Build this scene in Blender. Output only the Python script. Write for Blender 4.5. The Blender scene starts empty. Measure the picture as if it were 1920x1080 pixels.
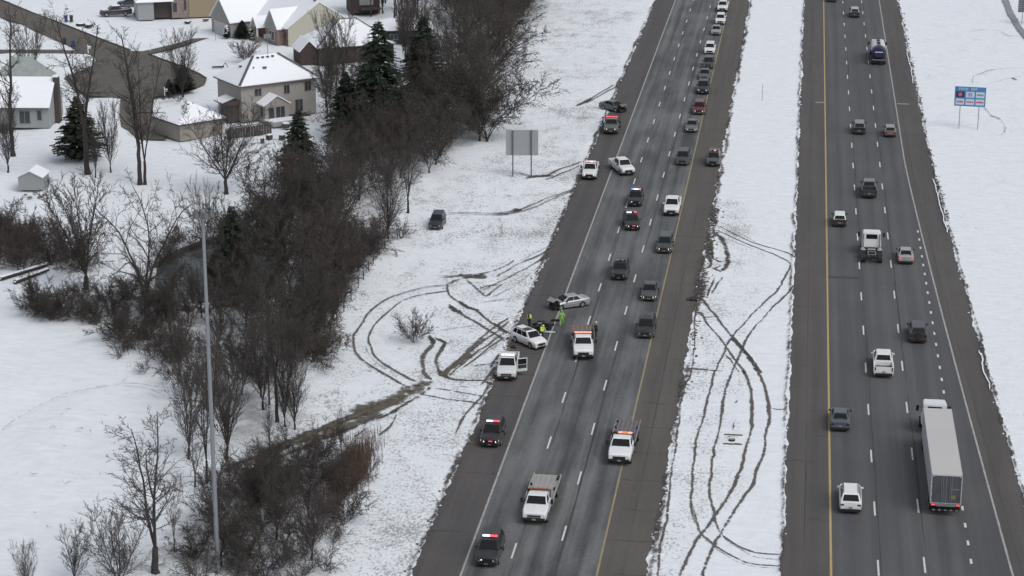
import bpy, bmesh, math, random
import numpy as np
from mathutils import Vector, Matrix
sc = bpy.context.scene
col = sc.collection
R = math.radians

# ------------------------------------------------------------------ camera, sky, light
H, FPX, PITCH, YAW = 72.4, 4085.0, R(17.14), math.atan(575 / 4275)
cam = bpy.data.objects.new('camera', bpy.data.cameras.new('camera'))
col.objects.link(cam)
cam.location = (0, 0, H)
cam.rotation_euler = (R(90) - PITCH, 0, YAW)
cam.data.sensor_width = 36
cam.data.lens = FPX / 1920 * 36
cam.data.clip_start = 1
cam.data.clip_end = 6000
sc.camera = cam

w = bpy.data.worlds.new('World'); sc.world = w; w.use_nodes = True
nt = w.node_tree; nt.nodes.clear()
sky = nt.nodes.new('ShaderNodeTexSky'); sky.sky_type = 'NISHITA'; sky.sun_disc = False
SUN_EL, SUN_ROT = R(50), R(128)
sky.sun_elevation = SUN_EL; sky.sun_rotation = SUN_ROT
sky.air_density = 1.0; sky.dust_density = 3.0; sky.ozone_density = 1.0
hs = nt.nodes.new('ShaderNodeHueSaturation'); hs.inputs['Saturation'].default_value = 0.36
bg = nt.nodes.new('ShaderNodeBackground'); bg.inputs['Strength'].default_value = 0.13
wo = nt.nodes.new('ShaderNodeOutputWorld')
nt.links.new(sky.outputs[0], hs.inputs['Color']); nt.links.new(hs.outputs[0], bg.inputs['Color']); nt.links.new(bg.outputs[0], wo.inputs[0])
sun = bpy.data.objects.new('sun', bpy.data.lights.new('sun', 'SUN'))
col.objects.link(sun)
sun.data.energy = 0.72; sun.data.angle = R(32); sun.data.color = (1.0, 0.98, 0.95)
sun.rotation_euler = (R(90) - SUN_EL, 0, R(180) - SUN_ROT)
sc.view_settings.view_transform = 'Standard'
sc.view_settings.look = 'None'
sc.view_settings.gamma = 1
sc.view_settings.use_curve_mapping = False
sc.view_settings.exposure = 0.14
sc.render.filter_size = 1.9
sc.cycles.use_denoising = True
sc.cycles.max_bounces = 6
sc.cycles.transparent_max_bounces = 24

# ------------------------------------------------------------------ survey: image point -> place on the ground
cy_, sy_ = math.cos(YAW), math.sin(YAW)
def G(px, py, z=0.0):
    u = px - 960; v = 540 - py
    d0 = u; d1 = FPX * math.cos(PITCH) + v * math.sin(PITCH); d2 = v * math.cos(PITCH) - FPX * math.sin(PITCH)
    t = (z - H) / d2
    return ((d0 * cy_ - d1 * sy_) * t, (d0 * sy_ + d1 * cy_) * t)
def project(x, y, z=0.0):
    X = x * cy_ + y * sy_; Y = -x * sy_ + y * cy_; Z = z - H
    dep = Y * np.cos(PITCH) - Z * np.sin(PITCH); up = Y * np.sin(PITCH) + Z * np.cos(PITCH)
    return 960 + FPX * X / dep, 540 - FPX * up / dep
def inpoly(px, py, poly):
    px = np.asarray(px); py = np.asarray(py); ins = np.zeros(px.shape, bool)
    n = len(poly)
    for i in range(n):
        x0, y0 = poly[i]; x1, y1 = poly[(i + 1) % n]
        if y0 == y1: continue
        c = ((y0 > py) != (y1 > py)) & (px < (x1 - x0) * (py - y0) / (y1 - y0) + x0)
        ins ^= c
    return ins

# ------------------------------------------------------------------ helpers
def tag(o, label=None, cat=None, group=None, kind=None):
    if label: o['label'] = label
    if cat: o['category'] = cat
    if group: o['group'] = group
    if kind: o['kind'] = kind
    return o
def link(name, data, parent=None, loc=None):
    o = bpy.data.objects.new(name, data); col.objects.link(o)
    if parent is not None: o.parent = parent
    if loc is not None: o.location = loc
    return o
def empty(name, loc, rz=0, label=None, cat=None, group=None, scale=1):
    o = bpy.data.objects.new(name, None); col.objects.link(o)
    o.location = loc; o.rotation_euler = (0, 0, rz); o.scale = (scale,) * 3 if not isinstance(scale, tuple) else scale
    o.empty_display_size = 0.3
    return tag(o, label, cat, group)
def copy_tree(root, loc, rz, scale=1, label=None, group=None):
    r = root.copy(); col.objects.link(r); r.location = loc; r.rotation_euler = (0, 0, rz)
    r.scale = (scale,) * 3 if not isinstance(scale, tuple) else scale
    if label: r['label'] = label
    if group: r['group'] = group
    elif 'group' in r: del r['group']
    for ch in KIDS[root.name]:
        c = ch.copy(); col.objects.link(c); c.parent = r
    return r
KIDS = {}

class MB:
    def __init__(s): s.v = []; s.f = []
    def add(s, vs, fs):
        b = len(s.v); s.v += [tuple(q) for q in vs]; s.f += [tuple(i + b for i in f) for f in fs]; return s
    def box(s, c, d, rz=0):
        x, y, z = (q / 2 for q in d); vs = []
        ca, sa = math.cos(rz), math.sin(rz)
        for k in (-z, z):
            for (i, j) in ((-x, -y), (x, -y), (x, y), (-x, y)):
                vs.append((c[0] + i * ca - j * sa, c[1] + i * sa + j * ca, c[2] + k))
        return s.add(vs, [(3, 2, 1, 0), (4, 5, 6, 7), (0, 1, 5, 4), (1, 2, 6, 5), (2, 3, 7, 6), (3, 0, 4, 7)])
    def tube(s, a, b, r0, r1=None, n=8, caps=True):
        r1 = r0 if r1 is None else r1
        a = Vector(a); b = Vector(b); d = (b - a).normalized()
        u = d.orthogonal().normalized(); v = d.cross(u)
        vs = []
        for p, r in ((a, r0), (b, r1)):
            for i in range(n):
                t = 2 * math.pi * i / n; vs.append(p + u * (r * math.cos(t)) + v * (r * math.sin(t)))
        fs = [(i, (i + 1) % n, n + (i + 1) % n, n + i) for i in range(n)]
        if caps: fs += [tuple(range(n - 1, -1, -1)), tuple(range(n, 2 * n))]
        return s.add(vs, fs)
    def poly(s, pts): return s.add(pts, [tuple(range(len(pts)))])
    def prism(s, pts, z0, z1):
        n = len(pts); vs = [(p[0], p[1], z0) for p in pts] + [(p[0], p[1], z1) for p in pts]
        return s.add(vs, [tuple(range(n - 1, -1, -1)), tuple(range(n, 2 * n))] + [(i, (i + 1) % n, n + (i + 1) % n, n + i) for i in range(n)])
    def hexa(s, v8): return s.add(v8, [(3, 2, 1, 0), (4, 5, 6, 7), (0, 1, 5, 4), (1, 2, 6, 5), (2, 3, 7, 6), (3, 0, 4, 7)])
    def mesh(s, name, mat=None, bevel=0, smooth=False):
        m = bpy.data.meshes.new(name); m.from_pydata(s.v, [], s.f)
        if bevel:
            bm = bmesh.new(); bm.from_mesh(m)
            bmesh.ops.recalc_face_normals(bm, faces=bm.faces)
            es = [e for e in bm.edges if len(e.link_faces) == 2 and e.calc_face_angle(0) > 0.5]
            bmesh.ops.bevel(bm, geom=es, offset=bevel, segments=2, affect='EDGES', clamp_overlap=True)
            bm.to_mesh(m); bm.free()
        if smooth:
            m.polygons.foreach_set('use_smooth', [True] * len(m.polygons))
        m.update()
        if mat: m.materials.append(mat)
        return m
    def obj(s, name, mat, parent=None, bevel=0, smooth=False, loc=None):
        return link(name, s.mesh(name, mat, bevel, smooth), parent, loc)

# ------------------------------------------------------------------ materials
def newmat(name):
    m = bpy.data.materials.new(name); m.use_nodes = True
    n = m.node_tree; b = n.nodes['Principled BSDF']; return m, n, b
def nd(n, t, **kw):
    x = n.nodes.new(t)
    for k, v in kw.items(): setattr(x, k, v)
    return x
def noise(n, vec, scale, detail=4, rough=0.55):
    x = nd(n, 'ShaderNodeTexNoise'); x.inputs['Scale'].default_value = scale; x.inputs['Detail'].default_value = detail; x.inputs['Roughness'].default_value = rough
    if vec is not None: n.links.new(vec, x.inputs['Vector'])
    return x.outputs[0]
def mapping(n, vec, sc_):
    x = nd(n, 'ShaderNodeMapping'); x.inputs['Scale'].default_value = sc_; n.links.new(vec, x.inputs['Vector']); return x.outputs[0]
def math_(n, op, a, b=None, clamp=False):
    x = nd(n, 'ShaderNodeMath', operation=op); x.use_clamp = clamp
    for i, q in enumerate((a, b)):
        if q is None: continue
        if isinstance(q, (int, float)): x.inputs[i].default_value = q
        else: n.links.new(q, x.inputs[i])
    return x.outputs[0]
def mrange(n, v, a, b, c=0.0, d=1.0):
    x = nd(n, 'ShaderNodeMapRange'); x.interpolation_type = 'SMOOTHSTEP'
    n.links.new(v, x.inputs[0])
    for i, q in zip((1, 2, 3, 4), (a, b, c, d)): x.inputs[i].default_value = q
    return x.outputs[0]
def mrange_lin(n, v, a, b_):
    x = nd(n, 'ShaderNodeMapRange'); n.links.new(v, x.inputs[0]); x.inputs[1].default_value = a; x.inputs[2].default_value = b_; return x.outputs[0]
def mix(n, f, a, b):
    x = nd(n, 'ShaderNodeMix', data_type='RGBA')
    if isinstance(f, (int, float)): x.inputs[0].default_value = f
    else: n.links.new(f, x.inputs[0])
    for i, q in ((6, a), (7, b)):
        if isinstance(q, tuple): x.inputs[i].default_value = (*q, 1)
        else: n.links.new(q, x.inputs[i])
    return x.outputs[2]
def objco(n): return nd(n, 'ShaderNodeTexCoord').outputs['Object']
def simple(name, c, rough=0.7, metal=0.0, var=0.15, scale=3.0, coat=0.0, bump=0.0):
    m, n, b = newmat(name)
    co = objco(n); t = noise(n, co, scale, 5)
    lo = tuple(q * (1 - var) for q in c); hi = tuple(min(1, q * (1 + var)) for q in c)
    n.links.new(mix(n, t, lo, hi), b.inputs['Base Color'])
    b.inputs['Roughness'].default_value = rough; b.inputs['Metallic'].default_value = metal
    if coat: b.inputs['Coat Weight'].default_value = coat
    if bump:
        bp = nd(n, 'ShaderNodeBump'); bp.inputs['Strength'].default_value = bump; bp.inputs['Distance'].default_value = 0.05
        n.links.new(noise(n, co, scale * 4, 4), bp.inputs['Height']); n.links.new(bp.outputs[0], b.inputs['Normal'])
    return m
def emis(name, c, s):
    m, n, b = newmat(name); b.inputs['Base Color'].default_value = (*c, 1)
    b.inputs['Emission Color'].default_value = (*c, 1); b.inputs['Emission Strength'].default_value = s
    co = objco(n); t = noise(n, co, 20, 2); n.links.new(mrange(n, t, 0.2, 0.8, s * 0.8, s * 1.2), b.inputs['Emission Strength'])
    return m
PAINTS = {}
def paint(c, metal=0.0, rough=0.34):
    k = (c, metal)
    if k in PAINTS: return PAINTS[k]
    m, n, b = newmat('paint')
    co = objco(n)
    sep = nd(n, 'ShaderNodeSeparateXYZ'); n.links.new(co, sep.inputs[0])
    low = mrange(n, sep.outputs[2], 0.25, 0.95, 0.75, 0.04)      # road salt thrown up on the lower panels
    dirt = math_(n, 'MULTIPLY', low, mrange(n, noise(n, co, 2.5, 6), 0.25, 0.7), True)
    film = mix(n, noise(n, co, 1.3, 4), c, tuple(min(1, q * 0.93 + 0.006) for q in c))
    n.links.new(mix(n, dirt, film, (0.17, 0.165, 0.16)), b.inputs['Base Color'])
    n.links.new(mrange(n, dirt, 0, 0.6, rough, 0.8), b.inputs['Roughness'])
    b.inputs['Metallic'].default_value = metal; b.inputs['Coat Weight'].default_value = 0.25
    b.inputs['Coat Roughness'].default_value = 0.25
    PAINTS[k] = m; return m
M = dict(
    glass=simple('car_glass', (0.013, 0.016, 0.017), 0.16, 0, 0.1, 1),
    tyre=simple('tyre_rubber', (0.02, 0.02, 0.02), 0.85),
    black=simple('black_plastic', (0.018, 0.018, 0.019), 0.55),
    rim=simple('rim_alloy', (0.32, 0.32, 0.33), 0.4, 0.6),
    chrome=simple('chrome', (0.6, 0.6, 0.61), 0.25, 0.9, 0.05),
    head=simple('headlight_glass', (0.62, 0.64, 0.66), 0.12, 0, 0.1, 8),
    headlit=emis('headlight_lit', (1.0, 0.97, 0.9), 1.4),
    tail=simple('tail_light', (0.09, 0.012, 0.012), 0.25),
    taillit=emis('tail_light_lit', (1.0, 0.10, 0.12), 0.45),
    plate=simple('plate', (0.25, 0.25, 0.26), 0.5),
    red=emis('beacon_red', (1.0, 0.08, 0.12), 1.1), flash=emis('beacon_white', (0.85, 0.92, 1.0), 1.2),
    blue=emis('beacon_blue', (0.25, 0.35, 1.0), 0.9), amber=emis('beacon_amber', (1.0, 0.16, 0.04), 1.0),
    amberoff=simple('beacon_off', (0.30, 0.09, 0.03), 0.3),
    salmon=emis('beacon_salmon', (1.0, 0.36, 0.28), 0.75),
    steel=simple('steel', (0.33, 0.34, 0.35), 0.45, 0.6, 0.2, 2),
    galv=simple('galvanised_steel', (0.23, 0.245, 0.26), 0.5, 0.3, 0.12, 0.6),
    postdark=simple('dark_post', (0.10, 0.10, 0.105), 0.6),
    alum=simple('sign_back', (0.30, 0.31, 0.32), 0.55, 0.1, 0.05, 0.7),
    deckalu=simple('deck_aluminium', (0.33, 0.32, 0.30), 0.6, 0.1, 0.25, 0.9),
    deckrust=simple('deck_rusty', (0.17, 0.115, 0.095), 0.8, 0, 0.35, 1.4),
    deckgrey=simple('deck_dark', (0.13, 0.115, 0.115), 0.7, 0, 0.3, 1.5),
    frame=simple('chassis', (0.03, 0.03, 0.03), 0.7),
    trailer=simple('trailer_white', (0.50, 0.49, 0.48), 0.5, 0, 0.06, 0.35),
    trailerside=simple('trailer_side', (0.52, 0.53, 0.55), 0.45, 0, 0.06, 0.5),
    door_d=simple('trailer_door', (0.075, 0.08, 0.095), 0.6, 0, 0.45, 1.2),
    navy=simple('navy', (0.022, 0.024, 0.075), 0.4, 0, 0.2, 1),
    tank=simple('tank_steel', (0.66, 0.66, 0.64), 0.3, 0.25, 0.08, 1),
    white=simple('white_gloss', (0.75, 0.76, 0.77), 0.4, 0, 0.05, 1),
    snowcap=simple('snow_cap', (0.80, 0.82, 0.86), 0.8, 0, 0.04, 1.5, bump=0.3),
    cream=simple('cream_siding', (0.44, 0.43, 0.36), 0.8, 0, 0.05, 0.4),
    beige=simple('beige_siding', (0.29, 0.275, 0.255), 0.8, 0, 0.05, 0.4),
    beiged=simple('taupe_siding', (0.25, 0.228, 0.20), 0.8, 0, 0.07, 0.4),
    tan=simple('tan_wall', (0.27, 0.22, 0.145), 0.8, 0, 0.06, 0.4),
    greysid=simple('grey_siding', (0.27, 0.285, 0.29), 0.8, 0, 0.06, 0.4),
    trim=simple('white_trim', (0.55, 0.55, 0.55), 0.6, 0, 0.05),
    door_w=simple('garage_door_paint', (0.45, 0.44, 0.43), 0.6, 0, 0.05),
    window=simple('window_glass', (0.035, 0.042, 0.05), 0.08, 0, 0.3, 0.7),
    shingle=simple('shingles', (0.10, 0.10, 0.11), 0.9, 0, 0.3, 3),
    shinglegreen=simple('frosted_shingles', (0.27, 0.30, 0.29), 0.9, 0, 0.35, 1.1),
    darkwood=simple('dark_wood', (0.06, 0.05, 0.045), 0.8, 0, 0.3, 3),
    rock=simple('boulder_stone', (0.16, 0.15, 0.14), 0.9, 0, 0.3, 2, bump=0.5),
    bark=simple('bark', (0.040, 0.035, 0.031), 0.9, 0, 0.35, 2),
    barkpale=simple('pale_bark', (0.11, 0.10, 0.09), 0.9, 0, 0.35, 2),
    twig=simple('twigs', (0.070, 0.061, 0.056), 0.9, 0, 0.3, 0.5),
    twigred=simple('red_brown_twigs', (0.072, 0.059, 0.053), 0.9, 0, 0.3, 0.4),
    twigpale=simple('pale_twigs', (0.105, 0.095, 0.088), 0.9, 0, 0.25, 0.5),
    twigdark=simple('dark_twigs', (0.055, 0.048, 0.043), 0.9, 0, 0.35, 0.4),
    needle=simple('spruce_needles', (0.022, 0.034, 0.022), 0.8, 0, 0.5, 1.2),
    needle2=simple('pine_needles', (0.024, 0.033, 0.022), 0.8, 0, 0.45, 1.2),
    hivis=emis('hi_vis_yellow', (0.30, 0.62, 0.03), 0.10),
    lime=simple('lime_suit', (0.21, 0.41, 0.09), 0.7, 0, 0.12, 4),
    yellow=simple('yellow_jacket', (0.50, 0.72, 0.09), 0.7, 0, 0.12, 4),
    cloth=simple('dark_cloth', (0.022, 0.024, 0.03), 0.85, 0, 0.2, 4),
    skin=simple('skin', (0.42, 0.25, 0.18), 0.6, 0, 0.08, 6),
    binblue=simple('blue_bin', (0.03, 0.05, 0.16), 0.5), bindark=simple('dark_bin', (0.02, 0.022, 0.028), 0.5),
    mud=simple('mud_brown', (0.10, 0.085, 0.062), 0.95, 0, 0.4, 2),
    grassdry=simple('dry_grass', (0.115, 0.075, 0.055), 0.95, 0, 0.35, 0.8),
    signblue=simple('sign_blue', (0.05, 0.20, 0.42), 0.5, 0, 0.05), signpale=simple('sign_pale', (0.50, 0.58, 0.68), 0.5, 0, 0.05),
    signnavy=simple('sign_navy', (0.02, 0.02, 0.09), 0.5, 0, 0.05), signred=simple('sign_red', (0.55, 0.12, 0.14), 0.5, 0, 0.05),
    signgrey=simple('sign_grey', (0.25, 0.26, 0.28), 0.5, 0, 0.05),
)
def brickmat(name, c, c2):
    m, n, b = newmat(name); co = objco(n)
    t = mrange(n, noise(n, co, 6, 4), 0.35, 0.65); n.links.new(mix(n, t, c, c2), b.inputs['Base Color']); b.inputs['Roughness'].default_value = 0.9
    return m
M['glass'].node_tree.nodes['Principled BSDF'].inputs['Specular IOR Level'].default_value = 0.22
M['brick'] = brickmat('red_brick', (0.15, 0.085, 0.07), (0.25, 0.15, 0.13))
M['brickdark'] = brickmat('dark_brick', (0.038, 0.028, 0.027), (0.075, 0.050, 0.047))
M['brickgrey'] = brickmat('grey_brown_brick', (0.16, 0.125, 0.11), (0.27, 0.22, 0.20))
# ------------------------------------------------------------------ ground
WOODS = [
    [(655, 290), (640, 190), (700, 150), (790, 90), (770, -60), (1060, -60), (1030, 20), (975, 80), (955, 150), (930, 200), (925, 270), (840, 285), (790, 350), (735, 440), (640, 560), (600, 660), (590, 790), (700, 850), (690, 900), (640, 1000), (620, 1100), (150, 1100), (330, 960), (420, 870), (330, 720), (250, 665), (140, 600), (50, 590), (60, 560), (200, 540), (300, 470), (420, 440), (520, 370), (560, 330)],
    [(0, 395), (120, 440), (160, 500), (60, 500), (0, 480)],
]
VERGE = [(1230, -60), (1000, 20), (925, 280), (790, 350), (730, 450), (600, 660), (580, 800), (700, 850), (640, 1000), (600, 1100), (770, 1100), (860, 880), (1000, 560), (1120, 280)]
MEDIAN_DIRTY = [(1420, 380), (1470, 560), (1400, 640), (1410, 900), (1300, 1100), (1200, 1100), (1340, 380), (1345, 345)]
FIELD = [(-400, 575), (0, 590), (140, 620), (320, 730), (380, 900), (200, 1100), (-400, 1200)]
def ground():
    xs = np.arange(-190, 110.1, 1.5); ys = np.arange(110, 560.1, 2.5)
    X, Y = np.meshgrid(xs, ys); PX, PY = project(X, Y, 0)
    lit = np.zeros(X.shape); dirt = np.full(X.shape, 0.12)
    for p in WOODS: lit[inpoly(PX, PY, p)] = 1
    dirt[inpoly(PX, PY, VERGE)] = 0.62
    dirt[(PX > 1490) & (X > 19)] = 0.30
    dirt[(X > -10.5) & (X < 0.3)] = 0.08
    dirt[inpoly(PX, PY, MEDIAN_DIRTY)] = 0.55
    dirt[inpoly(PX, PY, FIELD)] = 0.0
    dirt[lit > 0] = 0.6
    dirt += 0.35 * np.exp(-np.clip(-29 - X, 0, 99) / 3.0) * (X < -29) * (Y < 330)
    dirt += 0.42 * np.exp(-np.clip(X + 10.3, 0, 99) / 1.8) * (X > -11) * (X < 0) * (Y < 300)
    def blur(a, k):
        for _ in range(k):
            b = np.pad(a, 1, mode='edge'); a = (b[:-2, 1:-1] + b[2:, 1:-1] + b[1:-1, :-2] + b[1:-1, 2:] + 2 * b[1:-1, 1:-1]) / 6
        return a
    lit = blur(lit, 3); dirt = blur(dirt, 2)
    # gentle relief away from the pavements
    rel = np.clip((-32 - X) / 25, 0, 1)
    rng = np.random.default_rng(4)
    base = rng.normal(size=X.shape); base = blur(base, 14); base = base / base.std()
    Z = -np.abs(base) * 0.22 * rel
    m = bpy.data.meshes.new('snowy_ground')
    ny, nx = X.shape
    v = np.stack([X, Y, Z], -1).reshape(-1, 3)
    I = np.arange(nx * ny).reshape(ny, nx)
    q = np.stack([I[:-1, :-1], I[:-1, 1:], I[1:, 1:], I[1:, :-1]], -1).reshape(-1, 4)
    m.from_pydata(v.tolist(), [], q.tolist())
    a = m.attributes.new('litter', 'FLOAT', 'POINT'); a.data.foreach_set('value', lit.reshape(-1).astype(np.float32))
    a = m.attributes.new('thin', 'FLOAT', 'POINT'); a.data.foreach_set('value', dirt.reshape(-1).astype(np.float32))
    m.polygons.foreach_set('use_smooth', [True] * len(m.polygons))
    m.materials.append(snow_material()); m.update()
    tag(link('snowy_ground', m), kind='structure')
    # far ground out to the horizon, a ring round the near sheet
    mb = MB(); a = 3000
    for (x0, x1, y0, y1) in ((-a, -190, -a, a), (110, a, -a, a), (-190, 110, -a, 110), (-190, 110, 560, a)):
        mb.poly([(x0, y0, 0), (x1, y0, 0), (x1, y1, 0), (x0, y1, 0)])
    far = mb.obj('far_ground', m.materials[0]); far.location.z = -0.02; tag(far, kind='structure')
def attr(n, name):
    x = nd(n, 'ShaderNodeAttribute'); x.attribute_name = name; return x.outputs['Fac']
def snow_material():
    m, n, b = newmat('snow')
    co = objco(n)
    st = mapping(n, co, (0.7, 0.42, 1))
    fine = noise(n, st, 5.5, 6, 0.75)
    fine2 = noise(n, mapping(n, co, (1.2, 1.2, 1)), 1.6, 6, 0.75)
    big = noise(n, co, 0.06, 4)
    thin = attr(n, 'thin'); lit = attr(n, 'litter')
    # blades and soil that stick up through thin snow, in drifts and bare patches of every size
    mid = noise(n, mapping(n, co, (1, 0.6, 1)), 0.35, 6, 0.65)
    t = math_(n, 'ADD', math_(n, 'MULTIPLY', mrange_lin(n, fine, 0.25, 0.75), 0.62), math_(n, 'MULTIPLY', mrange_lin(n, fine2, 0.25, 0.75), 0.22))
    t = math_(n, 'ADD', t, math_(n, 'MULTIPLY', mrange_lin(n, mid, 0.3, 0.7), 0.24))
    t = math_(n, 'ADD', t, math_(n, 'MULTIPLY', thin, 0.30))
    t = math_(n, 'ADD', t, math_(n, 'MULTIPLY', math_(n, 'SUBTRACT', big, 0.5), math_(n, 'MULTIPLY', thin, 0.5)))
    spk = mrange(n, t, 0.725, 0.94)
    l = math_(n, 'ADD', math_(n, 'MULTIPLY', noise(n, co, 0.35, 8, 0.7), 0.55), math_(n, 'MULTIPLY', lit, 0.30))
    ll = math_(n, 'MULTIPLY', mrange(n, l, 0.42, 0.72), mrange(n, lit, 0.05, 0.5))
    spk = math_(n, 'MAXIMUM', math_(n, 'MULTIPLY', spk, 0.72), math_(n, 'MULTIPLY', ll, 0.85))
    soil = mix(n, noise(n, co, 1.4, 5), (0.09, 0.083, 0.076), (0.22, 0.205, 0.19))
    tone = mix(n, noise(n, co, 0.035, 3), (0.765, 0.812, 0.85), (0.80, 0.838, 0.865))
    tone = mix(n, mrange(n, noise(n, mapping(n, co, (0.5, 1.2, 1)), 0.9, 6, 0.7), 0.35, 0.75), tone, (0.70, 0.725, 0.765))
    n.links.new(mix(n, spk, tone, soil), b.inputs['Base Color'])
    b.inputs['Roughness'].default_value = 0.75; b.inputs['Specular IOR Level'].default_value = 0.25
    bp = nd(n, 'ShaderNodeBump'); bp.inputs['Strength'].default_value = 0.55; bp.inputs['Distance'].default_value = 0.25
    n.links.new(noise(n, st, 0.9, 7, 0.6), bp.inputs['Height']); n.links.new(bp.outputs[0], b.inputs['Normal'])
    return m
ground()

# ------------------------------------------------------------------ pavements
def asphalt(name, c, c2, salt=0.0, cracks=0.0, stretch=0.02, path=None):
    m, n, b = newmat(name); co = objco(n)
    lo = noise(n, mapping(n, co, (1.0, stretch, 1)), 0.9, 4, 0.6)      # streaks along the lanes
    bl = noise(n, mapping(n, co, (0.35, 0.10, 1)), 0.7, 6, 0.62)        # damp and dry patches
    fi = noise(n, mapping(n, co, (1.5, 0.8, 1)), 2.5, 6, 0.7)
    f = math_(n, 'ADD', math_(n, 'MULTIPLY', lo, 0.40), math_(n, 'ADD', math_(n, 'MULTIPLY', bl, 0.45), math_(n, 'MULTIPLY', fi, 0.15)))
    f = mrange(n, f, 0.38, 0.62)
    c_ = mix(n, f, c, c2)
    if path:                                                            # worn wheel paths and the darker oil strip between them
        sep = nd(n, 'ShaderNodeSeparateXYZ'); n.links.new(co, sep.inputs[0])
        ramp = nd(n, 'ShaderNodeValToRGB'); x0, x1, stops = path
        n.links.new(mrange_lin(n, sep.outputs[0], x0, x1), ramp.inputs[0])
        cr = ramp.color_ramp
        cr.elements[0].position = 0; cr.elements[0].color = (stops[0][1],) * 3 + (1,)
        cr.elements[1].position = 1; cr.elements[1].color = (stops[-1][1],) * 3 + (1,)
        for (x, v) in stops[1:-1]:
            e = cr.elements.new((x - x0) / (x1 - x0)); e.color = (v, v, v, 1)
        mm = nd(n, 'ShaderNodeMix', data_type='RGBA', blend_type='MULTIPLY'); mm.inputs[0].default_value = 1
        n.links.new(c_, mm.inputs[6]); n.links.new(ramp.outputs[0], mm.inputs[7]); c_ = mm.outputs[2]
    if salt:
        s = mrange(n, noise(n, mapping(n, co, (0.9, 0.45, 1)), 0.8, 7, 0.7), 0.60, 0.78, 0, salt)
        c_ = mix(n, s, c_, (0.24, 0.24, 0.24))
    if cracks:
        sep2 = nd(n, 'ShaderNodeSeparateXYZ'); n.links.new(co, sep2.inputs[0])
        yy = math_(n, 'ADD', sep2.outputs[1], math_(n, 'MULTIPLY', noise(n, co, 0.5, 3), 1.6))
        md = math_(n, 'PINGPONG', yy, 3.3)
        k = mrange(n, md, 0.02, 0.13, cracks, 0)
        k = math_(n, 'MULTIPLY', k, mrange(n, noise(n, co, 0.23, 3), 0.42, 0.58))
        c_ = mix(n, k, c_, (0.032, 0.031, 0.031))
    n.links.new(c_, b.inputs['Base Color'])
    n.links.new(mrange(n, bl, 0.35, 0.6, 0.62, 0.85), b.inputs['Roughness'])
    b.inputs['Specular IOR Level'].default_value = 0.22
    return m
def lanes_profile(edges, dark=0.86, light=1.08):
    st = [(edges[0] - 1.5, 0.95)]
    for a, b_ in zip(edges, edges[1:]):
        c = (a + b_) / 2; wv = (b_ - a)
        st += [(a, 0.93), (c - 0.24 * wv, light), (c, dark), (c + 0.24 * wv, light)]
    st += [(edges[-1], 0.93), (edges[-1] + 1.5, 0.95)]
    return (st[0][0], st[-1][0], st)
def strip(name, xl, xr, y0, y1, z, mat, jl=0.0, jr=0.0, step=0.6, seed=1, kind='structure', parent=None, thick=0):
    rnd = random.Random(seed); mb = MB(); n = int((y1 - y0) / step); vs = []; a = b_ = 0
    for i in range(n + 1):
        y = y0 + (y1 - y0) * i / n
        a = a * 0.8 + rnd.gauss(0, 1) * 0.5; b_ = b_ * 0.8 + rnd.gauss(0, 1) * 0.5
        L_ = xl(y) if callable(xl) else xl; R_ = xr(y) if callable(xr) else xr
        vs += [(L_ + a * jl + (rnd.random() - .5) * jl, y, z), (R_ + b_ * jr + (rnd.random() - .5) * jr, y, z)]
    mb.add(vs, [(2 * i, 2 * i + 1, 2 * i + 3, 2 * i + 2) for i in range(n)])
    return tag(mb.obj(name, mat, parent), kind=kind if parent is None else None)
Y0, Y1 = 90, 760
LANEL = (-25.05, -21.45, -17.85, -14.15); LANER = (3.9, 7.65, 11.35, 15.05)
def redge(y):      # the exit lane opens towards the camera
    return 14.85 + max(0, 300 - y) ** 1.25 * 0.0071
def rpave(y): return 18.45 + max(0, 300 - y) ** 1.1 * 0.0095
a_l = asphalt('asphalt_left_carriageway', (0.062, 0.065, 0.068), (0.165, 0.172, 0.174), salt=0.7, path=lanes_profile(LANEL))
a_r = asphalt('asphalt_right_carriageway', (0.080, 0.081, 0.085), (0.112, 0.113, 0.117), path=lanes_profile(LANER, 0.88, 1.07), stretch=0.008)
s_l = asphalt('asphalt_outer_shoulder', (0.072, 0.068, 0.068), (0.102, 0.096, 0.095), salt=0.15, cracks=0.7)
s_m = asphalt('asphalt_inner_shoulder', (0.086, 0.080, 0.074), (0.120, 0.111, 0.102), salt=0.45, cracks=0.55)
s_r = asphalt('asphalt_right_shoulder', (0.080, 0.075, 0.073), (0.108, 0.101, 0.098), cracks=0.5)
road_l = strip('road', -25.15, -14.3, Y0, Y1, 0.012, a_l, step=10)
road_r = strip('road', 3.75, lambda y: redge(y) + 0.1, Y0, Y1, 0.012, a_r, step=5)
sh1 = strip('road_shoulder', -28.95, -24.9, Y0, Y1, 0.006, s_l, jl=0.16, seed=3)
sh2 = strip('road_shoulder', -14.6, -10.4, Y0, Y1, 0.006, s_m, jr=0.16, seed=4)
sh3 = strip('road_shoulder', 0.15, 4.1, Y0, Y1, 0.006, s_r, jl=0.12, seed=5)
sh4 = strip('road_shoulder', lambda y: redge(y) - 0.2, rpave, Y0, Y1, 0.006, s_r, jr=0.14, seed=6)

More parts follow.
